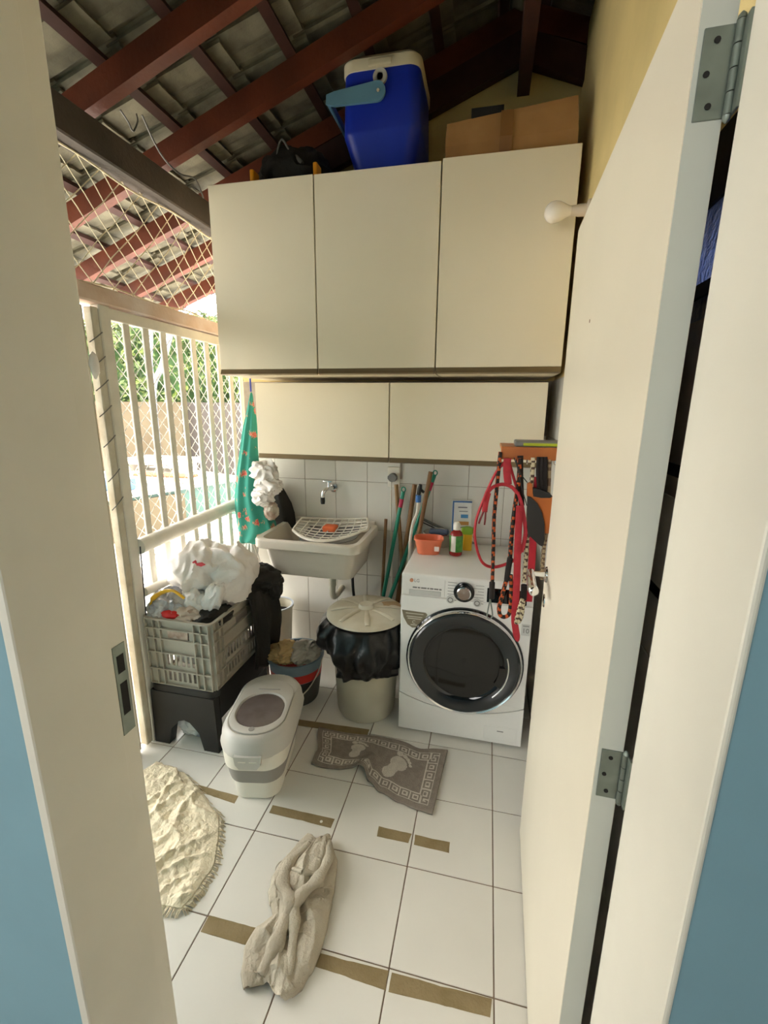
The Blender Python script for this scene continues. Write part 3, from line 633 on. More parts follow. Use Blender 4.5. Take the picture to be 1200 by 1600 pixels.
hp = [at(654, 772, 'Y', -.2), at(652, 800, 'Y', -.21), at(645, 818, 'Y', -.22), at(641, 845, 'Y', -.24), at(639, 880, 'Y', -.25), at(634, 930, 'Y', -.27)]
obj('hose', MB().tube(sm(hp, 6), .0085, 10), M_pw, hs, 50)
obj('collar', MB().tube([hp[0] + Vector((0, 0, -.005)), hp[0] + Vector((0, 0, -.045))], .0155, 12), M_bluep, hs, 40)
obj('nozzle', MB().tube([hp[0] + Vector((0, 0, -.004)), hp[0] + Vector((.006, 0, .03)), hp[0] + Vector((.01, -.004, .055))], [.011, .013, .009], 10).tube([hp[0] + Vector((.006, 0, .03)), hp[0] + Vector((.03, 0, .01))], .008, 8), M_blackp, hs, 40)
so = thing('wall_socket', 'white wall socket with plug below the lower cabinet', 'socket', (-.09, 0, 1.2))
q = at(615, 745, 'Y', 0)
obj('plate', MB().rbox(q.x - .035, q.x + .04, -.012, -.0005, q.z - .06, q.z + .06, .004, 2), M_pw, so)
obj('plug', MB().lathe([(.024, -.05), (.026, -.03), (.026, -.012)], (q.x, 0, q.z), 18, 'Y').rbox(q.x - .028, q.x + .028, -.045, -.018, q.z - .01, q.z + .01, .004, 2), M_grey, so, 40)
obj('cable', MB().tube(sm([(q.x - .005, -.045, q.z - .02), (q.x - .008, -.03, q.z - .1), (q.x - .006, -.01, q.z - .4), (q.x + .01, -.01, q.z - .8)], 5), .0045, 8), M_pw, so, 50)
obj('conduit', MB().tube([(q.x + .045, -.006, q.z - .01), (q.x + .045, -.006, 1.36)], .006, 8), M_wgrout, so)
# ------------------------------------------------------------------ shelf of dog leads on the right wall
LY = -.80
q0 = at(783, 698, 'Y', LY); q1 = at(783, 717, 'Y', LY)
sh = thing('lead_shelf', 'small orange wooden shelf with leads hanging from it on the right wall', 'shelf', (.74, -.7, 1.42))
obj('board', MB().rbox(q0.x, .739, LY, -.6, q0.z - .012, q0.z, .002, 1), M_shelf, sh)
obj('fascia', MB().rbox(q0.x, .739, LY - .012, LY, q1.z, q0.z + .002, .002, 1), M_shelf, sh)
obj('bracket', MB().prism([(.69, q1.z), (.739, q1.z), (.739, q1.z - .09), (.725, q1.z - .09)], 'Y', LY - .01, LY + .01), M_shelf, sh)
hk = MB()
for x in (q0.x + .015, q0.x + .06, q0.x + .1, q0.x + .15, q0.x + .2, q0.x + .235): hk.tube(sm([(x, LY + .02, q1.z + .003), (x, LY + .012, q1.z - .012), (x, LY - .012, q1.z - .014), (x, LY - .018, q1.z + .002)], 4), .0022, 6)
o = obj('hooks', hk, M_chrome, sh); o['kind'] = 'stuff'
v1 = thing('reflective_collar', 'grey and lime reflective band lying on the lead shelf', 'collar', (.61, -.72, q0.z))
obj('band', MB().rbox(.53, .735, -.79, -.68, q0.z, q0.z + .022, .006, 2), M_grey, v1)
obj('lime_strip', MB().rbox(.56, .72, -.793, -.785, q0.z + .005, q0.z + .016, .002, 1), mat('lime_strip', (178, 190, 40), .5), v1)
o = obj('flashlight', MB().lathe([(.014, -.79), (.016, -.76), (.014, -.70)], (.715, 0, q0.z + .038), 14, 'Y'), M_blackp, None, 40); tag(o, 'black torch lying on top of the reflective band', 'torch')
def P(pts, y=LY - .02, n=5): return sm([at(a, b, 'Y', y) for a, b in pts], n)
def strap(pts, w, y=LY - .02, t=.12, n=5, point=False):
    p = P(pts, y, n); r = [w / 2] * len(p)
    if point: r[-1] = w * .08; r[-2] = w * .3; r[-3] = w * .42
    return MB().tube(p, r, 8, flat=t, side=(1, 0, 0))
rl = thing('red_lead', 'red webbing lead hung in a large loop from the shelf', 'lead', at(793, 719, 'Y', LY))
obj('loop', MB().tube(P([(792, 718), (776, 737), (763, 763), (755, 782), (747, 803), (742.5, 822), (742, 840), (747, 864), (755, 880), (769, 886), (789, 882), (808, 871), (819, 848), (821, 825), (818, 799), (811, 773), (803, 748), (797, 727)]), .011, 8, True, flat=.5), M_red, rl, 50)
obj('inner_loop', MB().tube(P([(757, 783), (764, 767), (775, 759), (788, 757), (802, 763), (813, 781), (818, 805), (821, 834), (815, 862)], LY - .03), .010, 8, flat=.5), M_red, rl, 50)
obj('strap', strap([(793, 716), (792, 735), (794, 757)], .028, LY - .034), M_red, rl, 50)
bk = obj('clasp', strap([(763, 770), (759, 785), (757, 800)], .022, LY - .03, .3), M_red, rl, 50)
obj('clip', MB().tube(P([(756, 798), (751, 810), (748, 818)], LY - .03), .004, 6).tube(P([(759, 798), (758, 812), (757, 820)], LY - .03), .0035, 6), mat('dark_red_metal', (110, 40, 40), .4, metal=.5), bk, 50)
o1 = obj('strap_end', strap([(812, 790), (809, 850), (807, 920), (804, 965), (806, 985), (809, 1003)], .027, LY - .04, .12, 5, True), M_red, rl, 50)
r2 = obj('red_strap', strap([(836, 745), (833, 838), (830, 890), (826, 940)], .027, LY - .01), mat('bright_red_nylon', (186, 30, 46), .6)); tag(r2, 'flat bright red nylon strap with square end beside the door edge', 'strap')
M_ro, M_rb = mat('rope_orange', (186, 84, 40), .9, var=.1, scale=90), mat('rope_black', (36, 30, 28), .9, var=.2)
def rope(pts, r, period, y=LY - .025, c=(0, 1), n=10, duty=.5):
    p = P(pts, y, n); d = [0]
    for i in range(1, len(p)): d.append(d[-1] + (p[i] - p[i - 1]).length)
    return MB().tube(p, r, 8, mf=lambda i, k: c[0] if ((d[i] / period + k / 8 * .5) % 1) < duty else c[1])
ol1 = thing('rope_lead', 'orange and black rope lead with metal clip hanging straight in front of the machine', 'lead', at(781, 715, 'Y', LY), 0, 'rope leads on the shelf')
obj('rope', rope([(782, 706), (780, 725), (776, 765), (772, 810), (771, 850), (770, 885), (769, 914)], .0075, .034, duty=.35), [M_ro, M_rb], ol1, 50)
obj('sleeve', MB().tube(P([(769, 910), (768, 935)], LY - .025), .0115, 10), M_rb, ol1, 50)
obj('snap_clip', MB().tube(P([(766, 935), (762, 955), (761, 963), (765, 967), (769, 963), (769, 955), (766, 937)], LY - .025), .0028, 6), M_steel, ol1, 50)
ol2 = thing('rope_lead', 'orange and black rope lead with a looped handle hanging behind the red strap end', 'lead', at(810, 715, 'Y', LY), 0, 'rope leads on the shelf')
obj('rope', rope([(812, 716), (811, 745), (807, 775), (801, 820), (798, 855), (796, 885)], .0085, .034, duty=.3), [M_ro, M_rb], ol2, 50)
obj('dark_webbing', strap([(813, 712), (813, 745), (815, 790)], .022, LY - .014), M_rb, ol2, 50)
obj('sleeve', MB().tube(P([(797, 872), (794, 890), (792, 906)], LY - .027), .0115, 10), M_rb, ol2, 50)
obj('handle_loop', rope([(793, 900), (786, 925), (780, 948), (781, 960), (787, 964), (795, 960), (798, 945), (799, 920), (798, 898)], .0085, .03, LY - .028, duty=.45), [M_ro, M_rb], ol2, 50)
M_wr, M_wk = mat('rope_white', (206, 192, 158), .9, var=.05), mat('rope_dark_fleck', (84, 64, 54), .9)
wl = thing('rope_lead', 'cream and black flecked rope lead with looped end between the two red straps', 'lead', at(826, 715, 'Y', LY), 0, 'rope leads on the shelf')
obj('rope', rope([(833, 715), (831, 750), (826, 800), (823, 852), (821, 880), (819, 910)], .008, .026, LY - .015, duty=.65), [M_wr, M_wk], wl, 50)
obj('sleeve', MB().tube(P([(819, 914), (818, 937)], LY - .02), .0125, 10), M_rb, wl, 50)
obj('handle_loop', rope([(816, 936), (811, 952), (807, 968), (807, 973), (812, 970), (816, 958), (818, 938)], .0075, .024, LY - .05, duty=.65), [M_wr, M_wk], wl, 50)
bl2 = obj('beige_rope', rope([(858, 718), (857, 770), (855, 820), (850, 855), (848, 880), (846, 905)], .008, .02, LY - .008, duty=.6), [mat('rope_beige', (160, 138, 106), .9), mat('rope_brown', (104, 82, 64), .9)], None, 50); tag(bl2, 'beige flecked rope hanging closest to the door edge', 'rope')
cbn = thing('cable_bundle', 'bundle of black folded leads under the lead shelf', 'cable', at(846, 716, 'Y', LY))
for k in range(5): obj('strand', MB().tube(P([(841 + 3 * k, 714), (840 + 3.2 * k, 740), (842 + 2.6 * k, 768)], LY - .02 + .004 * (k % 2)), .006, 7), M_rb, cbn, 50)
Zp = lambda l, ox=740, oy=680, s=8.42, y=LY - .03: [(lambda w: (w.x, w.z))(at(ox + a / s, oy + b / s, 'Y', y)) for a, b in l]
lh = thing('leather_holster', 'tan leather holster open at the top hanging from the lead shelf', 'holster', at(850, 800, 'Y', LY))
obj('pouch', MB().prism(Zp([(705, 640), (735, 622), (770, 640), (775, 770), (1035, 800), (985, 1280), (930, 1280), (890, 1060), (800, 870), (700, 795)]), 'Y', LY - .045, LY - .015), M_leather, lh)
obj('mouth', MB().prism(Zp([(775, 690), (860, 700), (1000, 760), (1032, 795), (1000, 815), (880, 815), (780, 795)]), 'Y', LY - .047, LY - .02), M_blackp, lh)
pd = obj('black_flap', MB().prism(Zp([(700, 785), (745, 800), (830, 880), (890, 1000), (922, 1150), (920, 1350), (905, 1420), (885, 1432), (850, 1415), (735, 1305), (712, 1330), (700, 1200), (698, 950)]), 'Y', LY - .06, LY - .05), mat('black_leather', (40, 36, 33), .5)); tag(pd, 'black leather flap in front of the tan holster', 'flap')
obj('cord', MB().tube(P([(803, 715), (812, 738), (824, 754)], LY - .05), .0018, 5).tube(P([(806, 720), (815, 760), (823, 790)], LY - .052), .0018, 5), M_blackp, lh)

# ------------------------------------------------------------------ dustbin with lid and liner
bc = (-.139, -.50)
tb = thing('dustbin', 'round cream plastic dustbin with lid beside the washing machine', 'bin', (bc[0], bc[1], 0))
obj('bucket', MB().lathe([(.145, .001), (.152, .012), (.155, .02), (.182, .52), (.19, .525), (.19, .54), (.178, .54), (.15, .03)], (*bc, 0), 96, wob=lambda i, a: 1 + (.006 * math.cos(a * 48) if 1 < i < 4 else 0)), M_bin, tb, 50)
lid = obj('lid', MB().lathe([(.0, .592), (.10, .59), (.16, .583), (.196, .572), (.206, .566), (.207, .556), (.2, .554), (.195, .56), (.0, .57)], (*bc, 0), 64), M_lid, tb, 40)
rb_ = MB()
for k in range(8):
    a = 2 * PI * k / 8 + .3; d = Vector((math.cos(a), math.sin(a), 0)); w = Vector((-d.y, d.x, 0))
    p = [Vector((*bc, 0)) + d * r + Vector((0, 0, z)) for r, z in ((.05, .592), (.1, .593), (.15, .588), (.185, .578))]
    obj('rib', MB().tube(p, [.010, .013, .016, .012], 8, flat=.35, side=w), M_lid, lid, 60)
obj('knob', MB().lathe([(.042, .588), (.04, .604), (.034, .61), (.02, .606), (.0, .604)], (*bc, 0), 28), M_lid, lid, 40)
obj('stain', MB().grid(lambda u, v: (bc[0] + (.09 + .1 * v) * math.cos(.25 + .5 * u), bc[1] + (.09 + .1 * v) * math.sin(.25 + .5 * u), .5985 - .0215 * max(0, v - .05) ** 1.5), 6, 6), mat('brown_stain', (176, 148, 110), .7), lid)
ll = thing('bin_liner', 'black plastic bin liner folded over the dustbin rim', 'bin bag', (bc[0], bc[1], .3))
rng = []
for i in range(17):
    t = i / 16; g = []
    for k in range(120):
        a = 2 * PI * k / 120; ca, sa = math.cos(a), math.sin(a)
        hem = .285 + .045 * N3((ca * 1.5, sa * 1.5, 0), 1, 3) + (.05 if -.2 < a - PI < .9 else 0)
        z = .552 - t * (.552 - hem)
        pleat = .018 * math.sin(9 * a + 2 * N3((ca, sa, t), 2)) + .012 * N3((ca * 3, sa * 3, t * 3), 2) + .008 * math.sin(23 * a + 6 * t)
        r = .188 + .05 * math.sin(PI * min(1, t * 1.15)) ** .7 + pleat * (.25 + t * .9) + .012 * (1 - t) * N3((ca * 6, sa * 6, t * 5), 1)
        r += .02 * max(0, -ca) * math.sin(PI * t)
        r = max(r, .186)
        if ca > .75: r = min(r, (.064 - bc[0]) / ca)
        g.append((bc[0] + r * ca, bc[1] + r * sa, z))
    rng.append(g)
obj('skirt', MB().loft(rng, False, False), M_bag, ll, 40, thick=.001)

# ------------------------------------------------------------------ folding pet food tub
pa = math.radians(11.3); pc = (-.47, -1.01)
pt = thing('pet_food_tub', 'white and grey folding storage tub with a windowed grey lid', 'tub', (*pc, 0), pa)
R_ = lambda w, l, r, z, dy=0: rr(0, dy, w, l, r, z, 8)
obj('base', MB().loft([R_(.18, .36, .055, .001), R_(.195, .375, .06, .008), R_(.205, .385, .062, .095)]), M_pw, pt, 40, world=False)
obj('folding_band', MB().loft([R_(.207, .387, .062, .094), R_(.226, .405, .07, .098), R_(.238, .42, .075, .13), R_(.25, .43, .08, .172)]), M_band, pt, 40, world=False)
obj('upper_wall', MB().loft([R_(.252, .432, .08, .17), R_(.262, .444, .085, .175), R_(.272, .455, .09, .24), R_(.266, .45, .09, .25)]), M_pw, pt, 40, world=False)
pl_ = obj('lid', MB().loft([R_(.28, .46, .12, .236), R_(.298, .478, .135, .24), R_(.304, .484, .138, .258), R_(.294, .474, .135, .27), R_(.286, .466, .13, .302), R_(.268, .446, .125, .322), R_(.246, .42, .118, .328), R_(.238, .365, .112, .326, -.02), R_(.232, .355, .11, .318, -.02), R_(.1, .2, .05, .316, -.03)]), M_pg, pt, 40, world=False)
obj('inner_rim', MB().loft([R_(.234, .358, .11, .318, -.02), R_(.236, .36, .111, .332, -.02), R_(.222, .345, .106, .335, -.02), R_(.206, .232, .1, .334, -.05), R_(.194, .222, .096, .325, -.05)], False, False), M_pg, pl_, 40, world=False)
obj('window', MB().loft([R_(.198, .226, .097, .321, -.05), R_(.19, .218, .094, .329, -.05), R_(.11, .14, .055, .335, -.05)]), M_smoke, pl_, 50, world=False)
obj('hinge_slot', MB().rbox(-.05, .05, .082, .087, .325, .3365, .001, 1), M_band, pl_, world=False)
obj('thumb_notch', MB().lathe([(.012, .325), (.012, .3365)], (0, -.178, 0), 12), M_band, pl_, world=False)
obj('latch', MB().prism([(-.055, .262), (.055, .262), (.05, .225), (.035, .205), (-.035, .205), (-.05, .225)], 'Y', -.25, -.226), M_pg, pt, world=False)
for s in (-1, 1): obj('latch_line', MB().rbox(s * .022 - .015, s * .022 + .015, -.2515, -.249, .238, .242, .0005, 1), M_pw, pt, world=False)

# ------------------------------------------------------------------ black stool with the crate on top
so_ = thing('plastic_stool', 'black plastic bench stool under the grey crate', 'stool', (-.9, -.72, 0))
KX0, KX1, KY0, KY1 = -1.075, -.715, -1.0, -.45
obj('seat', MB().loft([rr(-.9, -.725, .35, .53, .04, .285), rr(-.9, -.725, .36, .55, .05, .29), rr(-.9, -.725, .36, .55, .05, .318), rr(-.9, -.725, .345, .535, .045, .325)]), M_blackp, so_, 40)
for y0, y1, nm in ((-.99, -.955, 'front'), (-.51, -.475, 'back')):
    for sx_ in (-1, 1):
        e = -.9 + sx_ * .168; f = -.9 + sx_ * .075; g_ = -.9 + sx_ * .03
        obj('leg', MB().prism([(e, .288), (e + sx_ * .006, 0), (f + sx_ * .02, 0), (f, .09), (g_, .14), (-.9, .15), (-.9, .288)][::sx_], 'Y', y0 - (.012 if nm == 'front' else 0), y1), M_blackp, so_)
for x_ in (-.735, -1.072): obj('side_rail', MB().box(x_, x_ + .007, -.96, -.5, .16, .288), M_blackp, so_)
o = obj('film_scrap', crumple((-.91, -.9, .075), (.09, .06, .07), 8, .35, 4, 2.5, .003), M_clear, None, 50); tag(o, 'crumpled clear plastic film on the floor under the stool', 'film')
kt = thing('plastic_crate', 'grey plastic crate with slotted sides stacked on the black stool', 'crate', (-.9, -.725, .326))
KZ0, KZ1 = .328, .655
def panel(org, ux, L, nrm, slots):
    """ribbed crate wall: org corner, ux unit along, nrm outwards"""
    org, ux, nrm = Vector(org), Vector(ux), Vector(nrm); H = KZ1 - KZ0
    def bx(a, b, z0, z1, d0, d1, mb):
        vs = []
        for z in (z0, z1):
            for s, d in ((a, d0), (b, d0), (b, d1), (a, d1)): vs.append(org + ux * s + nrm * d + Vector((0, 0, z)))
        mb.add(vs, [(0, 1, 2, 3), (4, 5, 6, 7), (0, 1, 5, 4), (1, 2, 6, 5), (2, 3, 7, 6), (3, 0, 4, 7)]); return mb
    w = MB(); s0, s1 = slots
    bx(0, s0, 0, H, 0, .003, w); bx(s1, L, 0, H, 0, .003, w)
    for z0, z1 in ((0, .02), (.078, .10), (.165, .235), (.285, H)): bx(s0, s1, z0, z1, 0, .003, w)
    n = int((s1 - s0) / .026)
    for k in range(n + 1):
        a = s0 + (s1 - s0) * k / n; bx(max(s0, a - .006), min(s1, a + .006), .02, .078, 0, .003, w); bx(max(s0, a - .006), min(s1, a + .006), .10, .165, 0, .003, w)
    mid = s0 + (s1 - s0) / 2
    bx(s0, mid - .055, .235, .285, 0, .003, w); bx(mid + .055, s1, .235, .285, 0, .003, w)
    pn = obj('side_panel', w, M_crate, kt)
    for z in (0, .078, .165, .235, .285): obj('cross_rib', bx(0, L, z - .002 if z else 0, z + .003, .003, .016, MB()), M_crate, pn)
    for a in (.0, .04, .075, L - .078, L - .043, L - .004): obj('upright_rib', bx(a, a + .004, 0, H, .003, .016, MB()), M_crate, pn)
    return pn
panel((KX0 + .016, KY0 + .016, KZ0), (1, 0, 0), KX1 - KX0 - .032, (0, -1, 0), (.085, KX1 - KX0 - .032 - .085))
panel((KX1 - .016, KY0 + .016, KZ0), (0, 1, 0), KY1 - KY0 - .032, (1, 0, 0), (.085, KY1 - KY0 - .032 - .085))
panel((KX0 + .016, KY0 + .016, KZ0), (0, 1, 0), KY1 - KY0 - .032, (-1, 0, 0), (.085, KY1 - KY0 - .032 - .085))
panel((KX0 + .016, KY1 - .016, KZ0), (1, 0, 0), KX1 - KX0 - .032, (0, 1, 0), (.085, KX1 - KX0 - .032 - .085))
cxk, cyk2 = (KX0 + KX1) / 2, (KY0 + KY1) / 2; wk, dk = KX1 - KX0, KY1 - KY0
obj('rim', MB().loft([rr(cxk, cyk2, wk - .03, dk - .03, .02, KZ1), rr(cxk, cyk2, wk + .002, dk + .002, .03, KZ1), rr(cxk, cyk2, wk + .002, dk + .002, .03, KZ1 + .008), rr(cxk, cyk2, wk - .03, dk - .03, .02, KZ1 + .008), rr(cxk, cyk2, wk - .03, dk - .03, .02, KZ1)], False, False), M_crate, kt)
obj('floor_panel', MB().box(KX0 + .01, KX1 - .01, KY0 + .01, KY1 - .01, KZ0 - .001, KZ0 + .004), M_crate, kt)
o = obj('handle_slot', MB().rbox(cxk - .055, cxk + .05, KY0 + .011, KY0 + .0125, KZ0 + .24, KZ0 + .28, .0004, 1), mat('brown_paper', (150, 124, 108), .9, c2=(196, 176, 160), scale=30), kt)
# the crate's contents
o = obj('white_sack', crumple((-.9, -.72, .5), (.145, .235, .16), 11, .12, 4), M_wbag, None, 60); tag(o, 'white stuffed sack filling the inside of the grey crate', 'sack')
cwb = thing('carrier_bag', 'crumpled white carrier bag heaped on top of the crate', 'plastic bag', (-.9, -.75, .68))
obj('bag_body', crumple((-.915, -.73, .80), (.14, .14, .135), 2, .38, 5, 1.0), M_wbag, cwb, 55)
obj('bag_fold', crumple((-.80, -.70, .79), (.12, .13, .13), 7, .42, 5, 1.0), M_wbag, cwb, 55)
obj('bag_handle', crumple((-.79, -.86, .715), (.045, .04, .095), 9, .4, 4, 1.3).xf(Matrix.Translation((-.79, -.86, .715)) @ Matrix.Rotation(.5, 4, 'Y') @ Matrix.Translation((.79, .86, -.715))), M_wbag, cwb, 55)
obj('bag_handle', crumple((-.88, -.87, .70), (.06, .04, .06), 10, .4, 4, 1.3), M_wbag, cwb, 55)
q = at(310, 882, 'Y', -.86)
obj('red_print', MB().prism([(q.x - .032, q.z + .008), (q.x - .022, q.z + .016), (q.x - .01, q.z + .004), (q.x + .012, q.z + .008), (q.x + .03, q.z - .002), (q.x + .012, q.z - .01), (q.x - .004, q.z - .006), (q.x - .02, q.z - .012), (q.x - .028, q.z - .002)], 'Y', q.y, q.y + .012), mat('red_print', (226, 80, 92), .5), cwb)
fb = thing('film_bag', 'clear and grey plastic film bag in the near corner of the crate', 'plastic bag', (-1.0, -.9, .62))
obj('film', crumple((-1.0, -.90, .67), (.085, .075, .085), 14, .4, 5, 1.8), M_clear, fb, 45)
obj('film', crumple((-.9, -.91, .64), (.09, .06, .05), 15, .4, 4, 1.8), mat('beige_film', (206, 188, 172), .4, var=.1, bump=.4), fb, 45)
obj('carrying_strap', MB().tube(sm([at(232, 955, 'Y', -.96), at(239, 936, 'Y', -.97), at(253, 926, 'Y', -.975), at(270, 923, 'Y', -.975), at(288, 935, 'Y', -.96)], 6), [.004] * 6 + [.013] * 19, 8, flat=.5), M_yellow, fb, 50)
q = at(266, 962, 'Y', -.96)
o = obj('red_packet', crumple((q.x, q.y, q.z + .006), (.045, .02, .02), 16, .3, 3), mat('red_packet', (214, 40, 40), .4), None, 50); tag(o, 'bright red packet at the near rim of the crate', 'packet')
o = obj('thin_rod', MB().tube([at(219, 854, 'Y', -.985), at(229, 972, 'Y', -.98)], .0028, 6), M_blackp); tag(o, 'thin dark rod sticking up out of the crate corner', 'rod')
bd = thing('black_garment', 'black cloth draped over the far end of the crate', 'cloth', (-.72, -.56, .3))
def drape(u, v):
    # u along the crate (y), v from inside over the rim and down
    y = -.71 + .27 * u; f = .018 * math.sin(u * 17 + 1) + .012 * math.sin(u * 31 + v * 3)
    if v < .35: t = v / .35; x = -.98 + .28 * t; z = .66 + .075 * math.sin(PI * t) + .05 * u * math.sin(PI * t) + .02 * N3((u * 3, v * 3, 1), 2)
    else: t = (v - .35) / .65; x = -.70 + .035 * math.sin(PI * t * .9) * (.4 + u) + f * (.3 + t); z = .672 - .40 * t * (1 + .10 * math.sin(u * 6))
    if v >= .35: x = max(x, -.712 + .012)
    return (x, y, z)
obj('drape', MB().grid(drape, 40, 50), M_blackcloth, bd, 60, thick=.005)
obj('sleeve', crumple((-.76, -.50, .69), (.125, .085, .07), 23, .4, 5, 1.3), M_blackcloth, bd, 60)
obj('cuff', crumple((-.655, -.495, .645), (.035, .035, .065), 24, .4, 4, 1.3), M_blackcloth, bd, 60)
obj('dark_lining', crumple((-.80, -.86, .63), (.075, .11, .05), 21, .3, 4), M_blackcloth, bd, 60)

# ------------------------------------------------------------------ buckets
def bucket(t, c, rb, rt, h, m, n=40, z=.001):
    return obj('pail', MB().lathe([(rb - .01, z), (rb, z + .006), (rt, h), (rt + .008, h + .002), (rt + .008, h + .014), (rt - .004, h + .014), (rb - .008, z + .01)], (*c, 0), n), m, t, 40)
b1 = thing('blue_bucket', 'grey blue bucket heaped with rags behind the storage tub', 'bucket', (-.545, -.505, 0))
bucket(b1, (-.545, -.505), .115, .15, .26, [M_blueb])
obj('red_band', MB().lathe([(.140, .16), (.1435, .2), (.1445, .21), (.1395, .163)], (-.545, -.505, 0), 40), mat('red_label', (190, 50, 44), .5), b1, 40)
obj('dark_wrap', MB().lathe([(.118, .012), (.121, .02), (.1395, .155), (.137, .155), (.115, .02)], (-.545, -.505, 0), 40), mat('dark_label', (58, 58, 54), .5), b1, 40)
obj('bail_handle', MB().tube([(-.545 + .157 * math.cos(a), -.505 + .157 * math.sin(a) - .0, .262 - .19 * max(0, -math.sin(a)) ** 1) for a in [PI + PI * k / 20 for k in range(21)]], .0035, 6), M_bin, b1, 50)
for nm, lb, c_, r_, sd_, m_ in (('tan_rag', 'tan rag heaped on the left of the blue bucket', (-.595, -.535, .285), (.085, .085, .045), 31, M_rag1), ('grey_rag', 'grey crumpled rag on the right of the blue bucket', (-.50, -.51, .285), (.085, .09, .045), 32, M_rag2)):
    o = obj(nm, crumple(c_, r_, sd_, .4, 5, 1.8), m_, None, 50); tag(o, lb, 'rag')
b2 = thing('white_bucket', 'off-white bucket behind the crate by the tiled wall', 'bucket', (-.83, -.16, 0))
bucket(b2, (-.83, -.16), .085, .105, .36, [M_bin])
obj('dark_fill', MB().lathe([(.0, .31), (.097, .312), (.097, .315), (0, .32)], (-.83, -.16, 0), 30), M_dark, b2)
obj('inner_rim', MB().lathe([(.1, .36), (.112, .368), (.113, .38), (.1, .378)], (-.83, -.16, 0), 40, cap0=False, cap1=False), mat('pale_blue_rim', (188, 196, 206), .4), b2, 40)

# ------------------------------------------------------------------ hanging bag of carrier bags, black bag, mop
M_flor = bpy.data.materials.new('floral_teal_cloth'); M_flor.use_nodes = True
nt = M_flor.node_tree; bs = nt.nodes['Principled BSDF']; tc = nt.nodes.new('ShaderNodeTexCoord')
vo = nt.nodes.new('ShaderNodeTexVoronoi'); vo.inputs['Scale'].default_value = 19; nz = nt.nodes.new('ShaderNodeTexNoise'); nz.inputs['Scale'].default_value = 40
mx = nt.nodes.new('ShaderNodeMix'); mx.data_type = 'VECTOR'; mx.inputs['Factor'].default_value = .05
nt.links.new(tc.outputs['Object'], mx.inputs['A']); nt.links.new(nz.outputs['Color'], mx.inputs['B']); nt.links.new(mx.outputs['Result'], vo.inputs['Vector'])
rp = nt.nodes.new('ShaderNodeValToRGB'); e = rp.color_ramp.elements; e[0].position = .0; e[0].color = (*lin((226, 196, 120)), 1); e[1].position = .41; e[1].color = (*lin((58, 150, 132)), 1)
for p_, c_ in ((.12, (200, 56, 60)), (.25, (224, 120, 110)), (.30, (226, 196, 160)), (.33, (60, 110, 60)), (.36, (58, 150, 132))): k_ = rp.color_ramp.elements.new(p_); k_.color = (*lin(c_), 1)
nt.links.new(vo.outputs['Distance'], rp.inputs['Fac'])
gt_ = nt.nodes.new('ShaderNodeMath'); gt_.operation = 'GREATER_THAN'; gt_.inputs[1].default_value = .3; sp_ = nt.nodes.new('ShaderNodeSeparateColor'); nt.links.new(vo.outputs['Color'], sp_.inputs['Color']); nt.links.new(sp_.outputs['Red'], gt_.inputs[0])
mc = nt.nodes.new('ShaderNodeMix'); mc.data_type = 'RGBA'; mc.inputs['A'].default_value = (*lin((58, 150, 132)), 1); nt.links.new(gt_.outputs[0], mc.inputs['Factor']); nt.links.new(rp.outputs['Color'], mc.inputs['B'])
nt.links.new(mc.outputs['Result'], bs.inputs['Base Color']); bs.inputs['Roughness'].default_value = .9
HB = -.21
hb_ = thing('floral_bag', 'teal floral cloth bag hanging at the window end of the cabinets', 'bag', at(393, 845, 'Y', HB))
rows = [(612, 391, 394), (630, 388, 396), (650, 384, 400), (675, 379, 402), (700, 377, 402), (730, 373, 404), (760, 369.5, 408), (785, 369, 414), (805, 370, 424), (822, 372, 432), (835, 374, 428), (844, 376, 412), (848, 380, 398)]
rg = []
for i, (y, a, b) in enumerate(rows):
    A, B = at(a, y, 'Y', HB), at(b, y, 'Y', HB); c_ = (A + B) / 2; w = (B - A).length / 2; g = []
    for k in range(40):
        t = 2 * PI * k / 40; pl2 = 1 + .2 * math.sin(7 * t + i * .5)
        g.append((c_.x + w * math.cos(t) * (1 + .05 * math.sin(5 * t + i * .6)), c_.y + min(w * .8, .07) * math.sin(t) * pl2, c_.z + .006 * math.sin(3 * t)))
    rg.append(g)
obj('cloth', MB().loft(rg), M_flor, hb_, 60, sub=1)
q = at(392, 612, 'Y', HB)
obj('hanging_cord', MB().tube([q, Vector((q.x, q.y, 1.76))], .005, 8), mat('royal_blue_cord', (58, 74, 170), .6), hb_, 50)
wbn = thing('bag_wad', 'wad of crumpled white carrier bags bulging from the floral bag', 'plastic bag', at(415, 760, 'Y', HB - .02))
for (px_, py_, r_, sd_) in ((413, 738, (.075, .06, .075), 41), (420, 758, (.07, .06, .055), 42), (412, 775, (.06, .055, .055), 43)):
    q = at(px_, py_, 'Y', HB - .03); obj('crumpled_bag', crumple(q, r_, sd_, .42, 5, 1.15), M_wbag, wbn, 45)
q = at(424, 798, 'Y', HB - .02)
o = obj('patterned_wrapper', crumple(q, (.04, .04, .05), 45, .35, 4, 1.8), mat('brown_print_wrapper', (150, 100, 76), .4, c2=(216, 206, 190), scale=18), None, 50); tag(o, 'brown and cream wrapper tucked under the white bag wad', 'wrapper')
kb = thing('black_pouch', 'black bag hanging on the wall behind the floral bag', 'bag', at(445, 820, 'Y', -.05))
rg = []
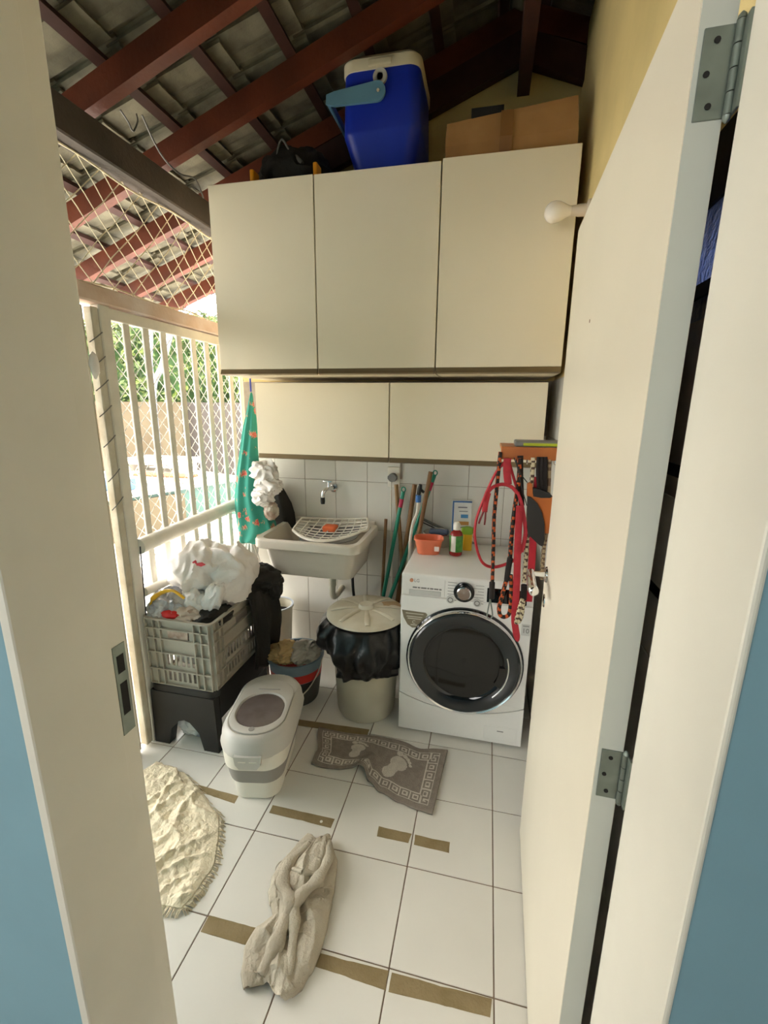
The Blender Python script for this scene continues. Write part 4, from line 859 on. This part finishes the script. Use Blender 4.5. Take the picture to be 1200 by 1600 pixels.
for i, (y, a, b) in enumerate([(756, 432, 436), (770, 428, 446), (785, 424, 455), (800, 422, 460), (815, 422, 462), (830, 424, 462), (838, 428, 458)]):
    A, B = at(a, y, 'Y', -.05), at(b, y, 'Y', -.05); c_ = (A + B) / 2; w = (B - A).length / 2
    rg.append([(c_.x + w * math.cos(t), c_.y - .0 + .035 * math.sin(t) * (1 + .15 * math.sin(4 * t)), c_.z) for t in [2 * PI * k / 24 for k in range(24)]])
obj('pouch', MB().loft(rg), M_blackcloth, kb, 60)
obj('strap', MB().tube([at(431, 757, 'Y', -.03), at(428, 735, 'Y', -.03)], .004, 6).tube([at(436, 760, 'Y', -.03), at(446, 785, 'Y', -.06)], .004, 6), M_blackcloth, kb)
mp = thing('string_mop', 'white string mop head hanging under the floral bag', 'mop', at(385, 848, 'Y', -.12))
q = at(384, 846, 'Y', -.12)
obj('mop_clamp', MB().rbox(q.x - .06, q.x + .06, q.y - .02, q.y + .02, q.z - .01, q.z + .02, .006, 2), M_pw, mp)
mm = MB()
for k in range(60):
    x = q.x - .075 + .15 * random.random(); y = q.y + random.uniform(-.05, .03); ln = random.uniform(.09, .17); b_ = random.uniform(-.03, .03)
    mm.tube(sm([(q.x + (x - q.x) * .7, q.y + (y - q.y) * .3, q.z), (x, y, q.z - ln * .4), (x + b_, y - .01, q.z - ln)], 3), .0045, 5)
o = obj('strings', mm, mat('mop_string', (222, 220, 214), .95), mp, 60); o['kind'] = 'stuff'
mp2 = obj('mop_pole', MB().tube([(q.x - .02, q.y + .06, q.z + .02), (q.x - .04, q.y + .085, 1.2)], .009, 8), M_bin, mp, 50)

# ------------------------------------------------------------------ bath mat with footprints
bmh = thing('bath_mat', 'taupe bath mat with pale footprints and key pattern, rucked at its near edge', 'mat', (.02, -.9, 0))
def front_edge(u):
    pts = [(0, -.966), (.1, -.975), (.22, -.968), (.36, -.945), (.44, -.95), (.5, -1.0), (.6, -1.045), (.75, -1.075), (.9, -1.092), (1, -1.10)]
    for (a, ya), (b, yb) in zip(pts, pts[1:]):
        if u <= b: t = (u - a) / (b - a); t = t * t * (3 - 2 * t); return ya + (yb - ya) * t
    return pts[-1][1]
def matp(u, v):
    yb = -.735 - .008 * math.sin(u * 9) - .02 * math.exp(-((u - .8) / .08) ** 2); yf = front_edge(u)
    x = -.315 + .645 * u + (-.0 if u > .4 else .04 * (1 - u / .4) * (1 - v)) - .025 * v * 0 + .012 * math.sin(v * 5) * (1 - u)
    if u > .6: x -= .03 * (1 - v) * (u - .6) / .4
    y = yf + (yb - yf) * v
    sq_ = max(0, .5 - u) * 2      # slack on the left gathers into rucks
    z = .007 + .004 * (N3((u * 5, v * 5, 0), 1) + 1) * .5
    z += sq_ * .024 * max(0, math.sin((1 - v) * 9.5 + u * 4)) * (1 - v) ** .5 * (.6 + .4 * math.sin(u * 13))
    z += .03 * math.exp(-((u - .44 + (.28 - v) * .1) / .045) ** 2) * max(0, 1 - v * 1.9)
    return (x, y, max(z, .006))
def foot(px_, py_, x, y, a, s):
    dx, dy = (px_ - x), (py_ - y); X = (dx * math.cos(a) + dy * math.sin(a)) / s; Y = (-dx * math.sin(a) + dy * math.cos(a)) / s
    if (X / .34) ** 2 + ((Y - .22) / .36) ** 2 < 1 or (X / .25) ** 2 + ((Y + .45) / .32) ** 2 < 1 or (abs(X) < .21 and -.45 < Y < .2): return True
    return any((X - tx_) ** 2 + (Y - ty_) ** 2 < tr_ ** 2 for tx_, ty_, tr_ in ((-.26, .66, .13), (-.05, .74, .1), (.1, .72, .09), (.23, .66, .08), (.34, .56, .07)))
def matm(u, v):
    X, Y = u * .645, v * .36
    d = min(X, .645 - X, Y, .36 - Y); along = X if min(Y, .36 - Y) < min(X, .645 - X) else Y
    if .028 < d < .033 or .075 < d < .08: return 1
    if .033 <= d <= .075:
        k = (along / .052) % 1
        if k < .14: return 1
        if .3 < k < .84 and .042 < d < .066: return 0 if (.45 < k < .7 and .048 < d < .06) else 1
        return 0
    if d > .08 and (foot(X, Y, .42, .18, -.5, .125) or foot(X, Y, .215, .185, -.2, .11)): return 1
    return 0
obj('pile', MB().grid(matp, 200, 112, mf=matm), [M_mat1, M_mat2], bmh, 80, thick=.009)

# ------------------------------------------------------------------ cream towel by the gate and twisted cloth
tw = thing('cream_towel', 'cream fringed towel rumpled on the floor beside the left jamb', 'towel', (-.75, -1.4, 0))
TLc = [((-.97, -1.12), (-.80, -1.155)), ((-1.0, -1.2), (-.66, -1.235)), ((-1.0, -1.3), (-.535, -1.31)), ((-1.0, -1.4), (-.475, -1.40)), ((-.98, -1.5), (-.435, -1.50)), ((-.95, -1.58), (-.44, -1.585)), ((-.9, -1.66), (-.455, -1.64))]
def towp(u, v):
    f = v * (len(TLc) - 1); i = min(int(f), len(TLc) - 2); t = f - i
    a = Vector(TLc[i][0]).lerp(Vector(TLc[i + 1][0]), t); b = Vector(TLc[i][1]).lerp(Vector(TLc[i + 1][1]), t); p = a.lerp(b, u)
    x, y = p.x + .012 * N3((u * 4, v * 4, 2), 1.5), p.y + .012 * N3((u * 4, v * 4, 7), 1.5)
    w = N3((x * 2, y * 2, 0), 2)
    z = .010 + .013 * (1 - abs(math.sin(x * 13 + y * 11 + 3.5 * w))) ** 3 + .009 * (1 - abs(math.sin(x * 30 - y * 13 + 5 * w))) ** 3 + .008 * (N3((x * 1.6, y * .7, 0), 14) + .4) + .005 * N3((x, y, 3), 45) + .003 * N3((x, y, 9), 90)
    ed = min(1, u * 8, (1 - u) * 9, v * 9, (1 - v) * 9); return (x, y, .006 + max(0, z - .006) * (.25 + .75 * ed))
obj('pile', MB().grid(towp, 150, 150), M_towel, tw, 80, thick=.006)
fr = MB()
for k in range(150):
    v = k / 149; a = Vector(towp(1, v)); d = Vector((.02 + .012 * random.random(), random.uniform(-.012, .008), -.004))
    fr.tube([a, a + d * .5 + Vector((0, 0, .002)), a + d + Vector((0, 0, -a.z + .003))], .0014, 4)
for k in range(110):
    u = .15 + .85 * k / 109; a = Vector(towp(u, 1)); d = Vector((random.uniform(-.01, .01), -.02 - .012 * random.random(), 0))
    fr.tube([a, a + d * .5, a + d + Vector((0, 0, -a.z + .003))], .0014, 4)
o = obj('fringe', fr, M_towel, tw); o['kind'] = 'stuff'
rg_ = thing('floor_cloth', 'greyish beige cloth twisted on the floor tiles', 'cloth', (-.08, -1.55, 0))
SP = [((-.095, -1.305), .045, .03), ((-.095, -1.35), .07, .045), ((-.10, -1.41), .095, .05), ((-.105, -1.47), .105, .052), ((-.10, -1.52), .10, .05), ((-.085, -1.565), .085, .046), ((-.075, -1.60), .078, .046), ((-.085, -1.64), .095, .042), ((-.085, -1.69), .098, .036), ((-.08, -1.735), .085, .03), ((-.075, -1.765), .06, .022)]
def ragp(u, v):
    f = v * (len(SP) - 1); i = min(int(f), len(SP) - 2); t = f - i; t = t * t * (3 - 2 * t)
    (ax, ay), aw, ah = SP[i]; (bx_, by_), bw, bh = SP[i + 1]
    cx_, cy_, w, h = ax + (bx_ - ax) * t, ay + (by_ - ay) * t, aw + (bw - aw) * t, ah + (bh - ah) * t
    s = (u - .5) * 2; w *= 1 + .12 * N3((s, v * 5, 4), 1.6)
    tw_ = v * 5.5 + 1.2 * N3((s * .8, v * 3, 1), 1.5)
    fold = .5 + .5 * math.sin(s * 4.2 + tw_ * 1.25 + .6 * math.sin(v * 17)); f2 = (1 - abs(math.sin(s * 2.6 - tw_ * .8 + 1))) ** 3
    dome = math.sqrt(max(0, 1 - s * s))
    z = .004 + dome ** .8 * h * (.5 + .42 * fold + .25 * f2) + .012 * N3((s * 1.5, v * 5, 3), 2.2) * dome + .003 * N3((s * 4, v * 14, 6), 2) * dome
    return (cx_ + s * w + .018 * fold * s, cy_ + .012 * math.sin(s * 4 + v * 9), max(z, .004))
obj('fold_body', MB().grid(ragp, 90, 130), M_cloth, rg_, 80, thick=.004)
def flap(u, v):
    a = Vector((-.125, -1.585)).lerp(Vector((-.185, -1.672)), v); b = Vector((-.06, -1.62)).lerp(Vector((-.12, -1.722)), v); p = a.lerp(b, u)
    return (p.x, p.y, .006 + (1 - v) * .022 + .02 * math.sin(PI * u) * (1 - .35 * v) + .004 * math.sin(u * 9 + v * 5))
obj('corner_flap', MB().grid(flap, 24, 24), M_cloth, rg_, 80, thick=.004)
for pts_, w_ in (([(-.06, -1.325, .034), (-.035, -1.40, .05), (-.045, -1.48, .056), (-.085, -1.56, .054), (-.06, -1.64, .044), (-.035, -1.73, .026)], .02), ([(-.125, -1.345, .03), (-.165, -1.43, .038), (-.155, -1.51, .05), (-.10, -1.575, .056), (-.12, -1.65, .034)], .022), ([(-.10, -1.60, .05), (-.10, -1.67, .042), (-.115, -1.745, .022)], .024), ([(-.145, -1.455, .04), (-.10, -1.47, .058), (-.05, -1.46, .05)], .016)):
    pth = sm(pts_, 8); nn = len(pth)
    obj('fold_roll', MB().tube(pth, [w_ * (.45 + .55 * math.sin(PI * (i + .5) / nn)) * (1 + .15 * math.sin(i * .9)) for i in range(nn)], 12, flat=.62, side=(1, 0, 0)), M_cloth, rg_, 80)
obj('thread_loop', MB().tube(sm([(-.185, -1.47, .012), (-.215, -1.45, .006), (-.215, -1.42, .004), (-.18, -1.405, .02)], 6), .0016, 5), M_cloth, rg_)

# ------------------------------------------------------------------ cable on the eave beam
ca = thing('loose_cable', 'black electrical cable looped along the eave beam', 'cable', (-1.05, -.7, 2.65))
obj('cable', MB().tube(sm([at(188, 172, 'Y', -.74), at(200, 190, 'Y', -.7), at(208, 205, 'Y', -.68), at(215, 190, 'Y', -.66), at(213, 178, 'Y', -.66)], 5), .0035, 6).tube(sm([at(222, 180, 'Y', -.62), at(240, 220, 'Y', -.55), at(258, 250, 'Y', -.5), at(282, 272, 'Y', -.46), at(305, 280, 'Y', -.42), at(318, 310, 'Y', -.38)], 5), .0042, 6), M_grey, ca, 50)

# ------------------------------------------------------------------ garden
gd = struct('ground', 'pale paved garden ground outside the grille', MB().box(-14, -1.15, -6, 14, -.4, -.08), M_conc)
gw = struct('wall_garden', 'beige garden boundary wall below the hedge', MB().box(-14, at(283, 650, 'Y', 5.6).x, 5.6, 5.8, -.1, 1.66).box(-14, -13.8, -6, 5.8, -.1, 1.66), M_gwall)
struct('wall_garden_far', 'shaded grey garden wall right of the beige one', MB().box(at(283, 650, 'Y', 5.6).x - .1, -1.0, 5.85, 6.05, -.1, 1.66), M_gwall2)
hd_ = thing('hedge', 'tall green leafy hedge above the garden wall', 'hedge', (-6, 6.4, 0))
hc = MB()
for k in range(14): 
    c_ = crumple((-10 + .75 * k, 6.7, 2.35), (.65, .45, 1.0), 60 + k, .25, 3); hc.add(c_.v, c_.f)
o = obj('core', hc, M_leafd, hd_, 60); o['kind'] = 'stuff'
lf = MB()
for k in range(9000):
    x = random.uniform(-10.5, .6); z = 1.45 + 2.0 * random.random() ** .9; y = 6.3 + random.uniform(-.3, .35) - .1 * math.sin(x * 3 + z * 2); r = random.uniform(.05, .10)
    n_ = Vector((random.uniform(-1, 1), random.uniform(-1.4, -.2), random.uniform(-.3, 1))).normalized(); a_ = n_.orthogonal().normalized(); a_ = Matrix.Rotation(random.random() * 6.28, 3, n_) @ a_; b2_ = n_.cross(a_); c_ = Vector((x, y, z))
    lf.add([c_ - a_ * r, c_ + b2_ * r * .45 + n_ * .01, c_ + a_ * r, c_ - b2_ * r * .45 + n_ * .01], [(0, 1, 2, 3)])
o = obj('leaves', lf, M_leaf, hd_); o['kind'] = 'stuff'
tk = thing('garden_tree', 'slender white limewashed tree in front of the garden wall', 'tree', at(247, 700, 'Y', 4.9))
obj('trunk', MB().tube(sm([at(250, 760, 'Y', 4.9), at(246, 690, 'Y', 4.9), at(241, 640, 'Y', 4.9), at(241, 600, 'Y', 4.9), at(252, 575, 'Y', 4.9), at(260, 545, 'Y', 4.9), at(266, 515, 'Y', 4.9), at(262, 470, 'Y', 4.9)], 6), .055, 10), M_trunk, tk, 60)
obj('branch', MB().tube(sm([at(241, 600, 'Y', 4.9), at(236, 570, 'Y', 4.9), at(236, 520, 'Y', 4.9), at(230, 470, 'Y', 4.9)], 5), .035, 8), M_trunk, tk, 60)
# raised pool
pz_ = .52
pA, pB = at(185, 772, 'Z', pz_), at(375, 744, 'Z', pz_)
dv = (pB - pA).normalized(); nv = Vector((-dv.y, dv.x, 0)); pC, pD = pB + nv * 2.2, pA + nv * 2.2
pA -= dv * .6; pD -= dv * .6
pol = thing('raised_pool', 'raised garden pool with white coping and teal tiled wall', 'pool', (pA.x, pA.y, -.08))
ins = lambda k: [((p + (((pA + pC) / 2) - p).normalized() * k).x, (p + (((pA + pC) / 2) - p).normalized() * k).y) for p in (pA, pB, pC, pD)]
obj('pool_wall', MB().prism(ins(.08), 'Z', -.08, pz_ - .06), M_pool, pol)
obj('coping', MB().prism(ins(0), 'Z', pz_ - .07, pz_), M_conc, pol)
wA = pA + dv * 1.45
obj('end_wall', MB().prism([((pA - nv * .05).x, (pA - nv * .05).y), ((wA - nv * .05).x, (wA - nv * .05).y), ((wA + nv * .12).x, (wA + nv * .12).y), ((pA + nv * .12).x, (pA + nv * .12).y)], 'Z', -.08, pz_ - .12), M_gwall, pol)
q = pA + dv * .75 + nv * .25
o = obj('blue_float', MB().rbox(q.x - .16, q.x + .16, q.y - .12, q.y + .12, pz_, pz_ + .16, .03, 3), mat('sky_blue_foam', (70, 104, 150), .6), None, 50); tag(o, 'sky blue foam block on the pool coping', 'float')
q = pA + dv * 1.75 + nv * .9
o = obj('orange_mat', MB().rbox(q.x - .5, q.x + .5, q.y - .12, q.y + .12, pz_, pz_ + .04, .015, 2), mat('orange_mat', (150, 70, 40), .7)); tag(o, 'orange mat lying on the pool deck', 'mat')
q = pA + dv * 2.1 + nv * 1.5
o = obj('white_lounger', MB().rbox(q.x - .6, q.x + .5, q.y - .3, q.y + .3, pz_ + .12, pz_ + .22, .04, 2).rbox(q.x - .55, q.x - .5, q.y - .25, q.y + .25, pz_, pz_ + .14, .01, 1).rbox(q.x + .4, q.x + .45, q.y - .25, q.y + .25, pz_, pz_ + .14, .01, 1), M_conc); tag(o, 'low white lounger on the far pool deck', 'lounger')
